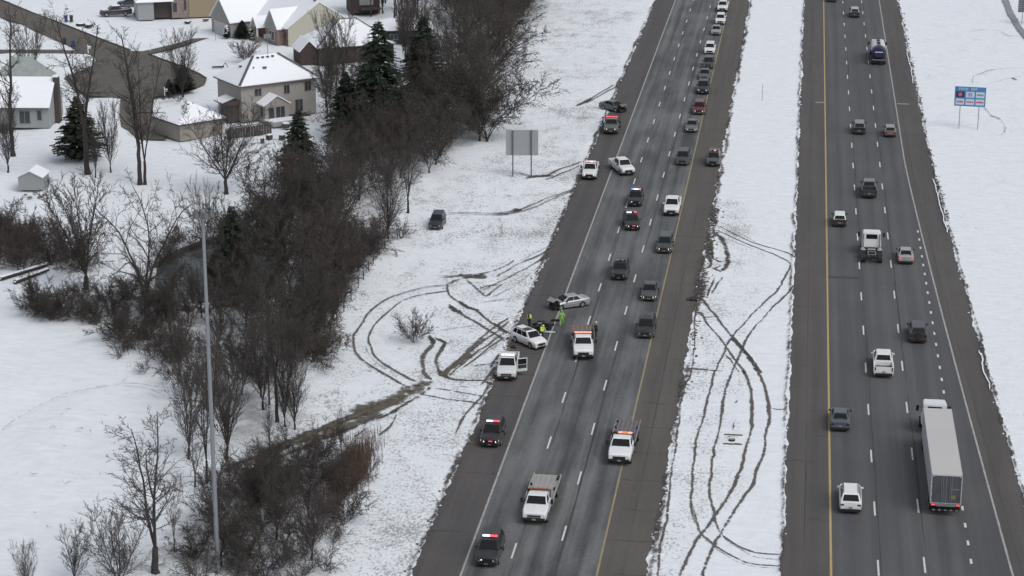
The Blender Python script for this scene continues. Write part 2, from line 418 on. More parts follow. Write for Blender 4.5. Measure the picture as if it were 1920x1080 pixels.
def linemat(name, c, lo=0.42, hi=0.56):
    m, n, b = newmat(name); co = objco(n)
    t = mrange(n, noise(n, mapping(n, co, (2.5, 0.7, 1)), 1.6, 6, 0.7), lo, hi, 0.45, 1.0)
    n.links.new(mix(n, t, (0.14, 0.138, 0.135), c), b.inputs['Base Color']); b.inputs['Roughness'].default_value = 0.7
    return m
mw = linemat('worn_white_paint', (0.62, 0.62, 0.61), 0.25, 0.45)
mwe = linemat('worn_white_edge_paint', (0.40, 0.395, 0.385), 0.35, 0.6)
my = linemat('worn_yellow_paint', (0.44, 0.32, 0.12), 0.3, 0.5)
myl = linemat('faded_yellow_paint', (0.33, 0.265, 0.13), 0.35, 0.6)
jm = simple('joint_sealant', (0.050, 0.050, 0.051), 0.8, 0, 0.3, 0.4)
def line(parent, x, wd, mat, z=0.017, name='edge_line', j=0.0, seed=1):
    return strip(name, lambda y: (x(y) if callable(x) else x) - wd / 2, lambda y: (x(y) if callable(x) else x) + wd / 2, Y0, Y1, z, mat, j, j, 2.0, seed, parent=parent)
line(road_l, -25.05, 0.17, mwe); line(road_l, -14.4, 0.16, myl)
line(road_r, 3.95, 0.19, my); line(road_r, lambda y: redge(y) - 0.05, 0.17, mwe)
def dashes(parent, x, phase, period=12.19, ln=3.05, y0=Y0, y1=640, wd=0.15, mat=mw):
    mb = MB(); y = y0 + ((phase - y0) % period)
    while y < y1:
        mb.poly([(x - wd / 2, y - ln / 2, 0), (x + wd / 2, y - ln / 2, 0), (x + wd / 2, y + ln / 2, 0), (x - wd / 2, y + ln / 2, 0)]); y += period
    o = mb.obj('lane_dashes', mat, parent); o.location.z = 0.018; return o
dashes(road_l, -21.5, G(1161, 431)[1]); dashes(road_l, -17.86, G(1205, 467)[1])
pr = G(1617, 618)[1]
dashes(road_r, 7.68, G(1630, 768)[1]); dashes(road_r, 11.35, G(1700, 764)[1], 12.19)
dashes(road_r, 15.08, G(1768, 735)[1], 3.66, 0.95, 120, 264, 0.2)
for (p, x, wd) in ((road_l, -21.25, 0.09), (road_l, -17.62, 0.15), (road_r, 7.9, 0.13), (road_r, 11.58, 0.13)):
    line(p, x, wd, jm, 0.0155, 'joint', 0.05, int(x * 10) + 500)
line(sh2, -12.4, 0.06, jm, 0.0085, 'joint', 0.03, 9); line(sh3, 1.85, 0.06, jm, 0.0085, 'joint', 0.03, 10); line(sh4, lambda y: redge(y) + 0.75, 0.05, jm, 0.0085, 'joint', 0.03, 11)
def patch(parent, c, d, mat, name, z=0.0155):
    mb = MB(); x, y = d[0] / 2, d[1] / 2; mb.poly([(-x, -y, 0), (x, -y, 0), (x, y, 0), (-x, y, 0)]); return mb.obj(name, mat, parent, loc=(c[0], c[1], z))
c0 = G(1581, 520.5); patch(road_r, (c0[0], c0[1]), (3.55, 0.9), jm, 'tarred_patch')
for (px, py, p, wd) in ((1537, 192, sh3, 1.3), (1693, 195, sh4, 1.8)):
    q = G(px, py); patch(p, q, (wd, 0.5), mwe, 'shoulder_mark', 0.0165)

# ------------------------------------------------------------------ residential street
street_m = asphalt('street_concrete', (0.092, 0.084, 0.075), (0.130, 0.118, 0.104), salt=0.1, cracks=0.35, stretch=0.5)
curb_m = simple('kerb_dark_gutter', (0.06, 0.055, 0.05), 0.9)  # one even dark brown-grey for the kerb strips
ST = [(-60, -26), (0, 0), (60, 25), (120, 47), (180, 71), (245, 95), (268, 96), (320, 84), (365, 72), (392, 71), (362, 80), (320, 92), (277, 102), (300, 111), (345, 127), (372, 139), (388, 148), (384, 158), (362, 167), (335, 175), (300, 180), (288, 183), (286, 200), (288, 216), (300, 235), (312, 262), (285, 262), (258, 262), (240, 245), (227, 238), (225, 215), (226, 184), (190, 181), (165, 180), (150, 172), (135, 160), (120, 147), (124, 142), (150, 133), (172, 123), (180, 114), (176, 106), (163, 101), (100, 100), (40, 99), (-60, 99), (-60, 93), (40, 93), (100, 93), (143, 95), (128, 86), (90, 70), (40, 45), (0, 32), (-60, 8)]
mb = MB(); mb.poly([(*G(*p), 0) for p in ST]); me = mb.mesh('street', street_m)
bm = bmesh.new(); bm.from_mesh(me); bmesh.ops.triangulate(bm, faces=bm.faces); bm.to_mesh(me); bm.free()
street = tag(link('street', me, None, (0, 0, 0.014)), kind='structure')
def wallpath(name, pix, wdt, hgt, mat, parent=None, kind='structure', z=0.0):
    mb = MB(); g = [G(*p) for p in pix]
    for (a, b_) in zip(g, g[1:]):
        dx, dy = b_[0] - a[0], b_[1] - a[1]; L_ = math.hypot(dx, dy); nx, ny = -dy / L_ * wdt / 2, dx / L_ * wdt / 2
        mb.prism([(a[0] + nx, a[1] + ny), (a[0] - nx, a[1] - ny), (b_[0] - nx, b_[1] - ny), (b_[0] + nx, b_[1] + ny)], z, z + hgt)
    return tag(mb.obj(name, mat, parent), kind=None if parent else kind)
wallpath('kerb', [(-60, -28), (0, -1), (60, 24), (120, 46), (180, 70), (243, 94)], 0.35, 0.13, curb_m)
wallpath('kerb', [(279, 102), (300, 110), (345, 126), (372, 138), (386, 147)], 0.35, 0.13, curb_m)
# front-walk shoveled strip by the cream house
# pond in the hollow behind the trees
m, n, b = newmat('pond_ice'); co = objco(n)
n.links.new(mix(n, mrange(n, noise(n, co, 0.25, 5), 0.4, 0.7), (0.05, 0.058, 0.06), (0.12, 0.135, 0.14)), b.inputs['Base Color']); b.inputs['Roughness'].default_value = 0.25
PD = [(295, 498), (330, 476), (375, 459), (420, 446), (470, 440), (530, 455), (545, 500), (500, 550), (440, 572), (395, 574), (350, 572), (315, 560), (290, 530)]
mb = MB(); mb.poly([(*G(*p), 0) for p in PD]); tag(mb.obj('pond', m, loc=(0, 0, 0.02)), kind='structure')
tag(wallpath('pond_bank', [(290, 502), (330, 476), (375, 459), (420, 446), (470, 440)], 0.6, 0.35, M['darkwood']), kind='structure')

# ------------------------------------------------------------------ tyre tracks, mud and footprints in the snow
def trackmat(name, c1, c2, thr=0.5, gain=0.55, sc_=1.6):
    m, n, b = newmat(name); tc = nd(n, 'ShaderNodeTexCoord'); uv = nd(n, 'ShaderNodeSeparateXYZ'); n.links.new(tc.outputs['UV'], uv.inputs[0])
    u = math_(n, 'ABSOLUTE', math_(n, 'SUBTRACT', math_(n, 'MULTIPLY', uv.outputs[0], 2.0), 1.0))
    prof = math_(n, 'SUBTRACT', 1.0, math_(n, 'POWER', u, 1.6))
    no = mrange_lin(n, noise(n, tc.outputs['Object'], sc_, 7, 0.75), 0.28, 0.72)
    big = mrange_lin(n, noise(n, tc.outputs['Object'], 0.16, 3, 0.5), 0.3, 0.7)
    f = math_(n, 'ADD', math_(n, 'MULTIPLY', prof, gain), math_(n, 'ADD', math_(n, 'MULTIPLY', no, 0.62), math_(n, 'MULTIPLY', big, 0.30)))
    n.links.new(mrange(n, f, thr, thr + 0.30), b.inputs['Alpha'])
    n.links.new(mix(n, noise(n, tc.outputs['Object'], 1.1, 4), c1, c2), b.inputs['Base Color']); b.inputs['Roughness'].default_value = 0.95
    return m
TM = dict(track=trackmat('track_soil', (0.045, 0.04, 0.036), (0.17, 0.16, 0.145), 0.63, 0.50, 2.1),
          faint=trackmat('track_faint', (0.18, 0.18, 0.18), (0.40, 0.41, 0.43), 0.78, 0.5, 1.9),
          dark=trackmat('track_churned', (0.03, 0.027, 0.025), (0.09, 0.082, 0.073), 0.68, 0.5, 1.7),
          mud=trackmat('mud', (0.055, 0.048, 0.036), (0.15, 0.13, 0.095), 0.60, 0.45, 0.9),
          edge=trackmat('pavement_edge_dirt', (0.035, 0.032, 0.03), (0.10, 0.09, 0.082), 0.74, 0.45, 1.1))
TZ = [0.020]
def smooth(pts, step=0.8):
    out = []; n = len(pts)
    for i in range(n - 1):
        p0, p1, p2, p3 = (pts[max(0, i - 1)], pts[i], pts[i + 1], pts[min(n - 1, i + 2)])
        L_ = math.hypot(p2[0] - p1[0], p2[1] - p1[1]); k = max(1, int(L_ / step))
        for j in range(k):
            t = j / k
            out.append(tuple(0.5 * ((2 * p1[a]) + (-p0[a] + p2[a]) * t + (2 * p0[a] - 5 * p1[a] + 4 * p2[a] - p3[a]) * t * t + (-p0[a] + 3 * p1[a] - 3 * p2[a] + p3[a]) * t ** 3) for a in (0, 1)))
    out.append(tuple(pts[-1])); return out
def ribbon(name, pts, wd, mat, world=False, jit=0.06, raw=False):
    g = pts if world else [G(*p) for p in pts]
    g = smooth(g); rnd = random.Random(len(g) * 7 + int(abs(g[0][0]) * 10)); TZ[0] += 0.0011
    vs, fs, uvs = [], [], []; s = 0; off = 0
    for i, p in enumerate(g):
        a = g[max(0, i - 1)]; c = g[min(len(g) - 1, i + 1)]; dx, dy = c[0] - a[0], c[1] - a[1]; L_ = math.hypot(dx, dy) or 1
        nx, ny = -dy / L_, dx / L_; off = off * 0.7 + rnd.gauss(0, jit); k = wd / 2 * (0.8 + 0.4 * rnd.random())
        if i == 0 or i == len(g) - 1: k *= 0.3
        vs += [(p[0] + nx * (k + off), p[1] + ny * (k + off), 0), (p[0] + nx * (off - k), p[1] + ny * (off - k), 0)]
        s += L_ / 2; uvs.append(s)
    me = bpy.data.meshes.new(name); me.from_pydata(vs, [], [(2 * i, 2 * i + 1, 2 * i + 3, 2 * i + 2) for i in range(len(g) - 1)])
    uv = me.uv_layers.new(name='UVMap')
    for p in me.polygons:
        for li in p.loop_indices:
            vi = me.loops[li].vertex_index; uv.data[li].uv = (vi % 2, uvs[vi // 2])
    me.materials.append(mat)
    o = link(name, me, None, (0, 0, TZ[0])); return tag(o, kind='structure')
def P(ox, oy, s, pts): return [(ox + x / s, oy + y / s) for x, y in pts]
A = lambda pts: P(1200, 390, 3.484, pts)
B = lambda pts: P(1200, 680, 2.7, pts)
C = lambda pts: P(600, 480, 2.842, pts)
D = lambda pts: P(920, 160, 3.857, pts)
E_ = lambda pts: P(1780, 0, 6.75, pts)
TR = TM['track']; TD = TM['dark']; TF = TM['faint']
for pts, wd, mt in (
    (A([(495, 110), (560, 140), (620, 170), (700, 205), (760, 232), (880, 265), (980, 298), (1010, 325)]), 0.45, TR),
    (A([(520, 92), (600, 135), (700, 190), (760, 225)]), 0.3, TF),
    (A([(490, 140), (600, 190), (720, 245), (830, 285), (900, 315), (970, 352), (980, 385), (945, 455), (890, 545), (790, 640), (700, 730), (610, 835), (560, 920), (500, 1050)]) + B([(375, 60), (358, 130), (325, 260), (290, 390), (268, 530), (262, 680), (285, 820), (330, 885), (420, 955), (540, 1012), (640, 1028), (728, 1033)]), 0.42, TR),
    (A([(470, 160), (560, 200), (640, 230), (740, 268)]), 0.35, TF),
    (A([(1008, 505), (940, 580), (820, 700), (720, 820), (665, 925), (600, 1075)]) + B([(465, 60), (440, 130), (405, 310), (372, 450), (358, 600), (365, 740), (400, 850), (470, 912), (580, 962), (728, 975)]), 0.42, TR),
    (B([(262, 700), (290, 840), (345, 905), (430, 970), (540, 1022), (725, 1046)]), 0.28, TF), (B([(365, 760), (410, 870), (480, 930), (590, 985), (728, 1000)]), 0.28, TF),
    (A([(400, 590), (440, 645), (500, 720), (560, 800), (640, 890), (720, 980), (790, 1080)]) + B([(600, 50), (635, 130), (652, 210), (648, 310), (612, 480), (570, 620), (500, 720), (430, 840), (350, 980), (310, 1085)]), 0.5, TR),
    (A([(600, 850), (660, 910), (720, 990), (770, 1070)]) , 0.7, TD),
    (A([(400, 680), (450, 770), (520, 850), (590, 940), (640, 1020), (690, 1080)]) + B([(520, 40), (550, 100), (570, 200), (562, 330), (530, 450), (490, 600), (400, 740), (300, 880), (240, 990), (200, 1090)]), 0.5, TR),
    (A([(565, 960), (610, 1020), (650, 1075)]), 0.3, TD),
    (A([(500, 0), (490, 60), (495, 110), (475, 150), (520, 190), (560, 260), (575, 350), (530, 415), (490, 400), (530, 380)]), 0.95, TD),
    (A([(480, 180), (470, 240), (480, 330), (520, 350), (575, 350)]), 0.8, TD),
    (A([(470, 160), (440, 240), (450, 320), (460, 370), (430, 395), (370, 402)]), 0.8, TD),
    (A([(575, 350), (640, 360), (700, 365)]), 0.25, TF),
    (A([(490, 440), (460, 520), (440, 580)]), 0.4, TR), (A([(545, 450), (500, 510), (470, 560)]), 0.35, TR),
    (A([(470, 60), (455, 160), (430, 250), (435, 330)]), 0.35, TR),
    (A([(412, 400), (400, 480), (390, 550), (375, 610)]), 1.9, TD),
    (A([(300, 1045), (400, 1055), (540, 1068)]), 0.7, TD),
    (A([(380, 690), (430, 715), (490, 710)]), 0.5, TR), (A([(380, 790), (410, 797)]), 0.4, TD), (A([(365, 895), (405, 900)]), 0.35, TD),
    (A([(370, 620), (350, 850), (335, 1070)]) + B([(225, 130), (200, 290), (175, 480), (150, 640), (125, 820), (105, 960), (88, 1090)]), 0.35, TR),
    (B([(655, 230), (700, 238), (740, 236)]), 0.25, TR),
    (B([(480, 205), (492, 192)]), 0.6, TR), (B([(470, 345), (478, 305)]), 0.35, TD), (B([(430, 382), (450, 376), (500, 378)]), 0.35, TD), (B([(425, 410), (465, 412), (510, 411)]), 0.35, TD),
    # left verge
    (C([(690, 155), (620, 160), (550, 170), (430, 205), (340, 242), (250, 325), (195, 400), (175, 450), (190, 515), (240, 562), (330, 622), (455, 697)]), 0.42, TR),
    (C([(165, 470), (200, 535), (250, 585), (300, 610)]), 0.3, TF),
    (C([(690, 187), (560, 202), (450, 235), (350, 310), (280, 390), (262, 460), (295, 535), (380, 600), (510, 672)]), 0.4, TR),
    (C([(245, 480), (275, 545), (350, 600)]), 0.28, TF),
    (C([(680, 150), (685, 200), (750, 250), (830, 290), (900, 345), (1010, 410)]), 0.42, TR), (C([(740, 240), (790, 280), (850, 290)]), 0.8, TD),
    (C([(688, 258), (720, 290), (780, 325), (860, 372), (980, 442)]), 0.45, TR), (C([(690, 260), (720, 292), (760, 305)]), 0.8, TD),
    (C([(588, 425), (602, 470), (560, 520), (545, 570), (560, 630), (592, 662)]), 0.75, TR), (C([(582, 425), (598, 450), (605, 475)]), 1.2, TD),
    (C([(612, 435), (668, 465), (640, 510), (618, 560), (640, 620), (690, 655), (780, 665), (870, 668), (930, 695)]), 0.6, TR), (C([(625, 440), (668, 465), (645, 500)]), 0.6, TD), (C([(625, 600), (650, 632), (690, 652)]), 0.9, TD),
    (C([(520, 735), (600, 748), (680, 765), (800, 778), (870, 795)]), 0.45, TR), (C([(618, 703), (750, 730), (880, 752)]), 0.4, TR), (C([(700, 690), (800, 700), (850, 690)]), 0.35, TF),
    (C([(620, 400), (700, 390), (790, 375), (860, 378)]), 0.3, TF),
    (C([(660, 620), (760, 540), (850, 470), (960, 395), (1010, 350)]), 0.5, TR), (C([(690, 640), (790, 550), (900, 470), (990, 405)]), 0.4, TR), (C([(780, 520), (840, 465), (880, 440)]), 1.3, TR), (C([(700, 640), (820, 560), (960, 470)]), 0.3, TF),
    (C([(0, 922), (130, 860), (250, 820), (340, 790)]), 0.7, TR), (C([(0, 980), (120, 940), (250, 885), (370, 842), (440, 800), (600, 700)]), 0.7, TD),
    (C([(180, 900), (280, 862), (350, 838)]), 0.7, TM['mud']),
    (C([(180, 850), (250, 815), (340, 785), (420, 745), (500, 705), (600, 675)]), 3.2, TM['mud']), (C([(60, 905), (150, 872), (260, 830), (360, 790)]), 2.2, TM['mud']), (C([(0, 960), (120, 915), (230, 870), (330, 835)]), 2.0, TM['mud']), (C([(640, 640), (720, 585), (800, 520)]), 1.6, TM['mud']), (C([(260, 825), (360, 795), (460, 750), (560, 705)]), 2.4, TM['mud']), (C([(430, 710), (520, 690), (560, 680)]), 1.1, TD),
    (C([(410, 845), (385, 905), (310, 960)]), 0.4, TR), (C([(410, 850), (330, 875), (240, 890)]), 0.35, TF),
    (C([(800, 590), (880, 580), (935, 575)]), 0.35, TR),
    (C([(630, 108), (700, 112), (760, 105), (840, 100), (890, 92), (960, 70), (1040, 25)]), 0.6, TR), (C([(745, 100), (800, 112), (860, 110), (890, 98)]), 2.6, TM['mud']), (C([(760, 108), (820, 112), (880, 98)]), 1.3, TD),
    (C([(780, 130), (830, 170), (885, 215), (930, 180), (975, 150)]), 0.45, TR), (C([(840, 180), (880, 165), (970, 152)]), 0.9, TD), (C([(640, 180), (760, 150), (900, 140), (1000, 110)]), 0.35, TF),
    (C([(820, 470), (880, 420), (950, 370), (1010, 330)]), .5, TR), (C([(760, 600), (840, 540), (920, 480), (975, 440)]), .35, TR), (C([(880, 400), (940, 420), (985, 455)]), .4, TR), (C([(930, 360), (980, 400), (1010, 420)]), .9, TD), (C([(900, 600), (930, 560), (960, 520)]), .6, TD), (C([(860, 690), (900, 640), (935, 590)]), .5, TR), (C([(720, 960), (740, 900), (790, 830), (850, 760), (900, 690)]), .4, TR), (C([(850, 250), (920, 240), (1000, 230)]), .3, TF),
    ([(606, 803), (560, 822), (510, 842), (455, 868), (420, 885)], 1.5, TD), ([(600, 812), (540, 836), (480, 858)], 2.4, TM['mud']), ([(604, 826), (550, 848), (500, 870), (460, 892)], 1.0, TR), ([(690, 772), (640, 790), (600, 806)], 1.6, TM['mud']),
    ([(843, 534), (852, 528), (870, 524)], 0.5, TR),
    ([(905, 545), (950, 523), (1000, 497), (1036, 470)], 0.4, TR), ([(930, 520), (975, 495), (1015, 478), (1046, 452)], 0.45, TR), ([(935, 505), (985, 485), (1040, 458)], 0.3, TF), ([(920, 560), (960, 540), (1000, 510), (1030, 485)], 0.3, TF),
    (D([(200, 632), (300, 660), (400, 655), (500, 610), (580, 585), (665, 553)]), 0.5, TR), (D([(380, 690), (450, 668), (520, 635), (590, 610), (650, 580)]), 0.4, TR), (D([(245, 675), (330, 660), (400, 660), (455, 662)]), 1.4, TD),
    (D([(-320, 930), (-150, 925), (0, 932), (120, 920), (200, 905), (320, 860), (420, 815), (500, 792), (615, 745)]), 0.45, TR), (D([(100, 938), (300, 895), (400, 850), (500, 800), (612, 765)]), 0.4, TR), (D([(130, 915), (190, 905), (230, 905)]), 1.6, TD), (D([(0, 930), (80, 935), (140, 930)]), 0.9, TR),
    (D([(622, 150), (700, 112), (760, 80), (830, 35), (890, 0)]), 0.45, TR), (D([(690, 130), (760, 95), (850, 45), (925, 8)]), 0.4, TR), (D([(622, 150), (680, 128), (735, 95)]), 1.1, TD),
    (D([(600, 200), (700, 205), (800, 225)]), 0.3, TF), (D([(60, 960), (80, 1010), (90, 1080)]), 0.35, TF), ([(760, 560), (745, 600)], 0.2, TF),
    # right verge
    (E_([(150, 392), (330, 398), (500, 382), (620, 398), (680, 428), (760, 462), (860, 462), (930, 480)]), 0.5, TF), (E_([(330, 396), (420, 384), (480, 383)]), 0.5, TR), (E_([(740, 462), (860, 462), (900, 470)]), 0.4, TF),
    (E_([(300, 1060), (295, 1000), (330, 955), (400, 940), (500, 895), (650, 880), (740, 878), (850, 865), (940, 880)]), 0.5, TF), (E_([(790, 985), (850, 1020)]), 0.6, TR), (E_([(540, 1060), (620, 1035), (800, 985), (940, 970)]), 0.35, TF),
    ([(1846, 203), (1853, 212), (1862, 219), (1872, 222), (1880, 232), (1885, 243), (1878, 255)], 0.5, TF),
    # footprints over the smooth field
    ([(0, 812), (25, 792), (55, 772), (85, 757), (115, 743), (150, 735), (185, 727), (215, 724), (245, 721), (272, 723), (300, 728), (340, 730)], 0.25, TF),
    ([(225, 722), (232, 715), (240, 708)], 0.25, TF), ([(280, 730), (310, 745), (330, 742)], 0.25, TF),
):
    ribbon('tyre_track' if mt is not TM['mud'] else 'mud_patch', pts, wd * (0.95 if mt is not TD else 1.15), mt, jit=.045)
rnd = random.Random(12)
for _ in range(34):      # odd footprints and dimples on the smooth field
    px, py = rnd.uniform(10, 300), rnd.uniform(740, 1060); q = G(px, py); ln_ = rnd.uniform(.3, .9)
    ribbon('footprint', [q, (q[0] + ln_ * rnd.uniform(.4, 1), q[1] + ln_ * rnd.uniform(-1, 1)), (q[0] + ln_ * 1.3, q[1] + ln_ * rnd.uniform(-1, 1))], rnd.uniform(.3, .6), TM['faint'], world=True)
me_ = TM['edge']
for x, wd, sd in ((-29.1, .9, 1), (-10.15, 1.0, 2), (-0.05, 0.55, 3)):
    rnd = random.Random(sd); ribbon('pavement_edge', [(x + rnd.gauss(0, 0.07), y) for y in range(130, 470, 4)], wd, me_, world=True)
ribbon('pavement_edge', [(rpave(y) + 0.15, y) for y in range(130, 470, 4)], 0.5, me_, world=True)
# ruts of snow left beside the pavement
sn = M['snowcap']
def clods(name, xf, y0, y1, n_, s0, s1, seed, mat, sx=0.5):
    rnd = random.Random(seed); mb = MB()
    for _ in range(n_):
        y = rnd.uniform(y0, y1); x = (xf(y) if callable(xf) else xf) + rnd.gauss(0, sx); r = rnd.uniform(s0, s1); h = r * rnd.uniform(0.35, 0.8)
        k = 6; ph = rnd.random() * 6; vs = [(x + r * (1 + .3 * rnd.random()) * math.cos(ph + t * 6.283 / k), y + r * (1 + .3 * rnd.random()) * math.sin(ph + t * 6.283 / k), -0.01) for t in range(k)]
        vs += [(x + r * .6 * math.cos(ph + .4 + t * 6.283 / k), y + r * .6 * math.sin(ph + .4 + t * 6.283 / k), h * rnd.uniform(.7, 1)) for t in range(k)]
        mb.add(vs, [(t, (t + 1) % k, k + (t + 1) % k, k + t) for t in range(k)] + [tuple(range(k, 2 * k))])
    return tag(mb.obj(name, mat), kind='stuff')
for args in (('snow_clods', -29.35, 140, 440, 420, 0.06, 0.17, 1, sn, 0.28), ('snow_clods', -10.1, 140, 330, 340, 0.06, 0.16, 2, sn, 0.22), ('snow_clods', 0.0, 140, 430, 200, 0.05, 0.13, 3, sn, 0.12),
             ('snow_clods', lambda y: rpave(y) + 0.15, 140, 430, 200, 0.06, 0.15, 4, sn, 0.2), ('soil_clods', -28.9, 150, 330, 420, 0.05, 0.16, 5, M['mud'], 0.35), ('soil_clods', -10.2, 200, 275, 260, 0.06, 0.2, 6, M['mud'], 0.5), ('soil_clods', lambda y: rpave(y) + 0.3, 250, 420, 150, 0.06, 0.2, 8, M['mud'], 0.2)):
    clods(*args)
# ridge of ploughed snow along the right shoulder
for (ya, yb, dx) in ((205, 218, 0.25), (262, 290, 0.25), (352, 385, 0.3)):
    rnd = random.Random(int(ya)); ribbon('snow_ridge', [(rpave(y) - 0.55 + dx + rnd.gauss(0, 0.05), y) for y in range(ya, yb, 3)], 0.13, M['snowcap'], world=True)
# ------------------------------------------------------------------ vehicles (front at -Y, wheels on z=0)
CM = {}
def part(key, name, mat, parent, maker, bevel=0, smooth=False):
    k = (key, name if not isinstance(key, tuple) else key, mat.name)
    if k not in CM:
        mb = MB(); maker(mb); CM[k] = mb.mesh(name, mat, bevel, smooth)
    return link(name, CM[k], parent)
def lerp(a, b_, t): return a + (b_ - a) * t
def interp(prof, y):
    for (y0, z0), (y1, z1) in zip(prof, prof[1:]):
        if y <= y1: return lerp(z0, z1, (y - y0) / (y1 - y0) if y1 > y0 else 0)
    return prof[-1][1]
def hull(mb, L_, W, zb, prof, wheels, r, y0=0.0, y1=None, taper=0.12, hwf=None):
    y1 = L_ if y1 is None else y1; ra = r + 0.07
    ys = set([y0, y1]); [ys.add(p[0]) for p in prof if y0 < p[0] < y1]
    ys |= {q for q in (y0 + 0.12, y0 + 0.35, y1 - 0.12, y1 - 0.3) if y0 < q < y1}
    for wy in wheels:
        for t in (-1.001, -0.999, -0.8, -0.4, 0, 0.4, 0.8, 0.999, 1.001):
            if y0 < wy + ra * t < y1: ys.add(wy + ra * t)
    ys = sorted(ys); rings = []
    for y in ys:
        z = zb
        for wy in wheels:
            d = abs(y - wy)
            if d < ra: z = max(z, r + math.sqrt(ra * ra - d * d))
        e = min(y, L_ - y); hw = W / 2 * (1 - taper * max(0, 1 - e / 0.7) ** 2); zt = interp(prof, y)
        z = min(z, zt - 0.22); mid = max(z + 0.02, zb + (zt - zb) * 0.45)
        rings.append([(-hw * 0.95, y, z), (-hw, y, mid), (-hw * 0.985, y, zt - 0.13), (-hw * 0.90, y, zt - 0.015), (0, y, zt + 0.03), (hw * 0.90, y, zt - 0.015), (hw * 0.985, y, zt - 0.13), (hw, y, mid), (hw * 0.95, y, z)])
    k = 9; vs = [v for r_ in rings for v in r_]; fs = []
    for i in range(len(rings) - 1):
        for j in range(k): fs.append((i * k + j, i * k + (j + 1) % k, (i + 1) * k + (j + 1) % k, (i + 1) * k + j))
    fs.append(tuple(range(k))); fs.append(tuple(range((len(rings) - 1) * k + k - 1, (len(rings) - 1) * k - 1, -1)))
    mb.add([(x, y - L_ / 2, z) for x, y, z in vs], fs)
def gh_corners(L_, g):   # greenhouse: yfb, yft, yrt, yrb, zb, zt, wb, wt
    yfb, yft, yrt, yrb, zb, zt, wb, wt = g; o = L_ / 2
    return [(-wb, yfb - o, zb), (wb, yfb - o, zb), (wb, yrb - o, zb), (-wb, yrb - o, zb), (-wt, yft - o, zt), (wt, yft - o, zt), (wt, yrt - o, zt), (-wt, yrt - o, zt)]
def pane(mb, q, u0, u1, v0, v1, off=0.012):
    # q: bottom-left, bottom-right, top-right, top-left
    q = [Vector(p) for p in q]
    def at(u, v): return q[0].lerp(q[1], u).lerp(q[3].lerp(q[2], u), v)
    n_ = (q[1] - q[0]).cross(q[3] - q[0]).normalized() * off
    vs = [at(u0, v0) + n_, at(u1, v0) + n_, at(u1, v1) + n_, at(u0, v1) + n_]
    vs += [p - n_ * 1.6 for p in vs]
    mb.add(vs, [(0, 1, 2, 3), (4, 5, 1, 0), (5, 6, 2, 1), (6, 7, 3, 2), (7, 4, 0, 3)])
TY = dict(
    sedan=dict(L=4.8, W=1.84, r=0.33, zb=0.24, prof=[(0, .66), (.25, .76), (1.2, .93), (1.6, .97), (3.9, 1.03), (4.55, 1.06), (4.8, .95)], wh=(.95, 3.75), g=(1.25, 2.05, 3.35, 4.15, .96, 1.44, .80, .60), side=[(.10, .47), (.50, .80)]),
    suv=dict(L=4.75, W=1.9, r=0.36, zb=0.28, prof=[(0, .8), (.2, .92), (1.0, 1.06), (1.4, 1.10), (4.4, 1.14), (4.75, 1.05)], wh=(.92, 3.72), g=(1.15, 1.85, 4.25, 4.66, 1.08, 1.70, .85, .66), side=[(.10, .38), (.41, .68), (.71, .90)]),
    hatch=dict(L=4.1, W=1.76, r=0.31, zb=0.25, prof=[(0, .7), (.2, .82), (.95, .95), (3.8, 1.0), (4.1, .9)], wh=(.8, 3.3), g=(1.0, 1.6, 3.6, 3.98, .96, 1.48, .79, .62), side=[(.10, .42), (.46, .80)]),
    pickup=dict(L=5.85, W=1.98, r=0.39, zb=0.36, prof=[(0, .95), (.15, 1.08), (1.2, 1.2), (1.5, 1.24), (5.85, 1.24)], wh=(1.0, 4.62), g=(1.35, 2.1, 3.7, 3.95, 1.22, 1.88, .88, .70), side=[(.10, .47), (.51, .82)], bed=4.05),
    truck=dict(L=8.5, W=2.1, r=0.43, zb=0.45, prof=[(0, 1.05), (.15, 1.2), (1.1, 1.34), (1.5, 1.40), (8.5, 1.40)], wh=(1.0, 6.4), g=(1.25, 1.9, 2.75, 2.9, 1.38, 2.0, .94, .78), side=[(.10, .60), ]),
)
def wheels(t, T, name='wheel', dual=False, extra=()):
    r = T['r']; W = T['W'] / 2; L_ = T['L']
    for wy in T['wh']:
        for s in (-1, 1):
            wd = 0.5 if (dual and wy > 2) else 0.25
            cx = s * (W - wd / 2 - 0.01 + (0.12 if dual and wy > 2 else 0))
            def mk(mb, cx=cx, wd=wd, wy=wy): mb.tube((cx - wd / 2, wy - L_ / 2, r), (cx + wd / 2, wy - L_ / 2, r), r, n=18)
            wo_ = part((T['id'], 'wheel', s, wy), name, M['tyre'], t, mk)
            xo = cx + s * (wd / 2 + 0.006)
            def rk(mb, xo=xo, wy=wy): mb.tube((xo - 0.02, wy - L_ / 2, r), (xo + 0.008, wy - L_ / 2, r), r * .62, n=12)
            part((T['id'], 'rim', s, wy), 'rim', M['rim'], wo_, rk)
def mirrors(t, T, mat, big=False):
    g = T['g']; W = T['W'] / 2; o = T['L'] / 2
    for s in (-1, 1):
        def mk(mb, s=s):
            if big: mb.box((s * (W + .22), g[1] - .25 - o, g[4] + .18), (.24, .12, .42)); mb.box((s * (W + .05), g[1] - .25 - o, g[4] + .1), (.25, .05, .05))
            else: mb.box((s * (W + .06), g[1] - .35 - o, g[4] + .06), (.22, .13, .16))
        part((T['id'], 'mirror', s, big), 'mirror', mat, t, mk, 0.03)
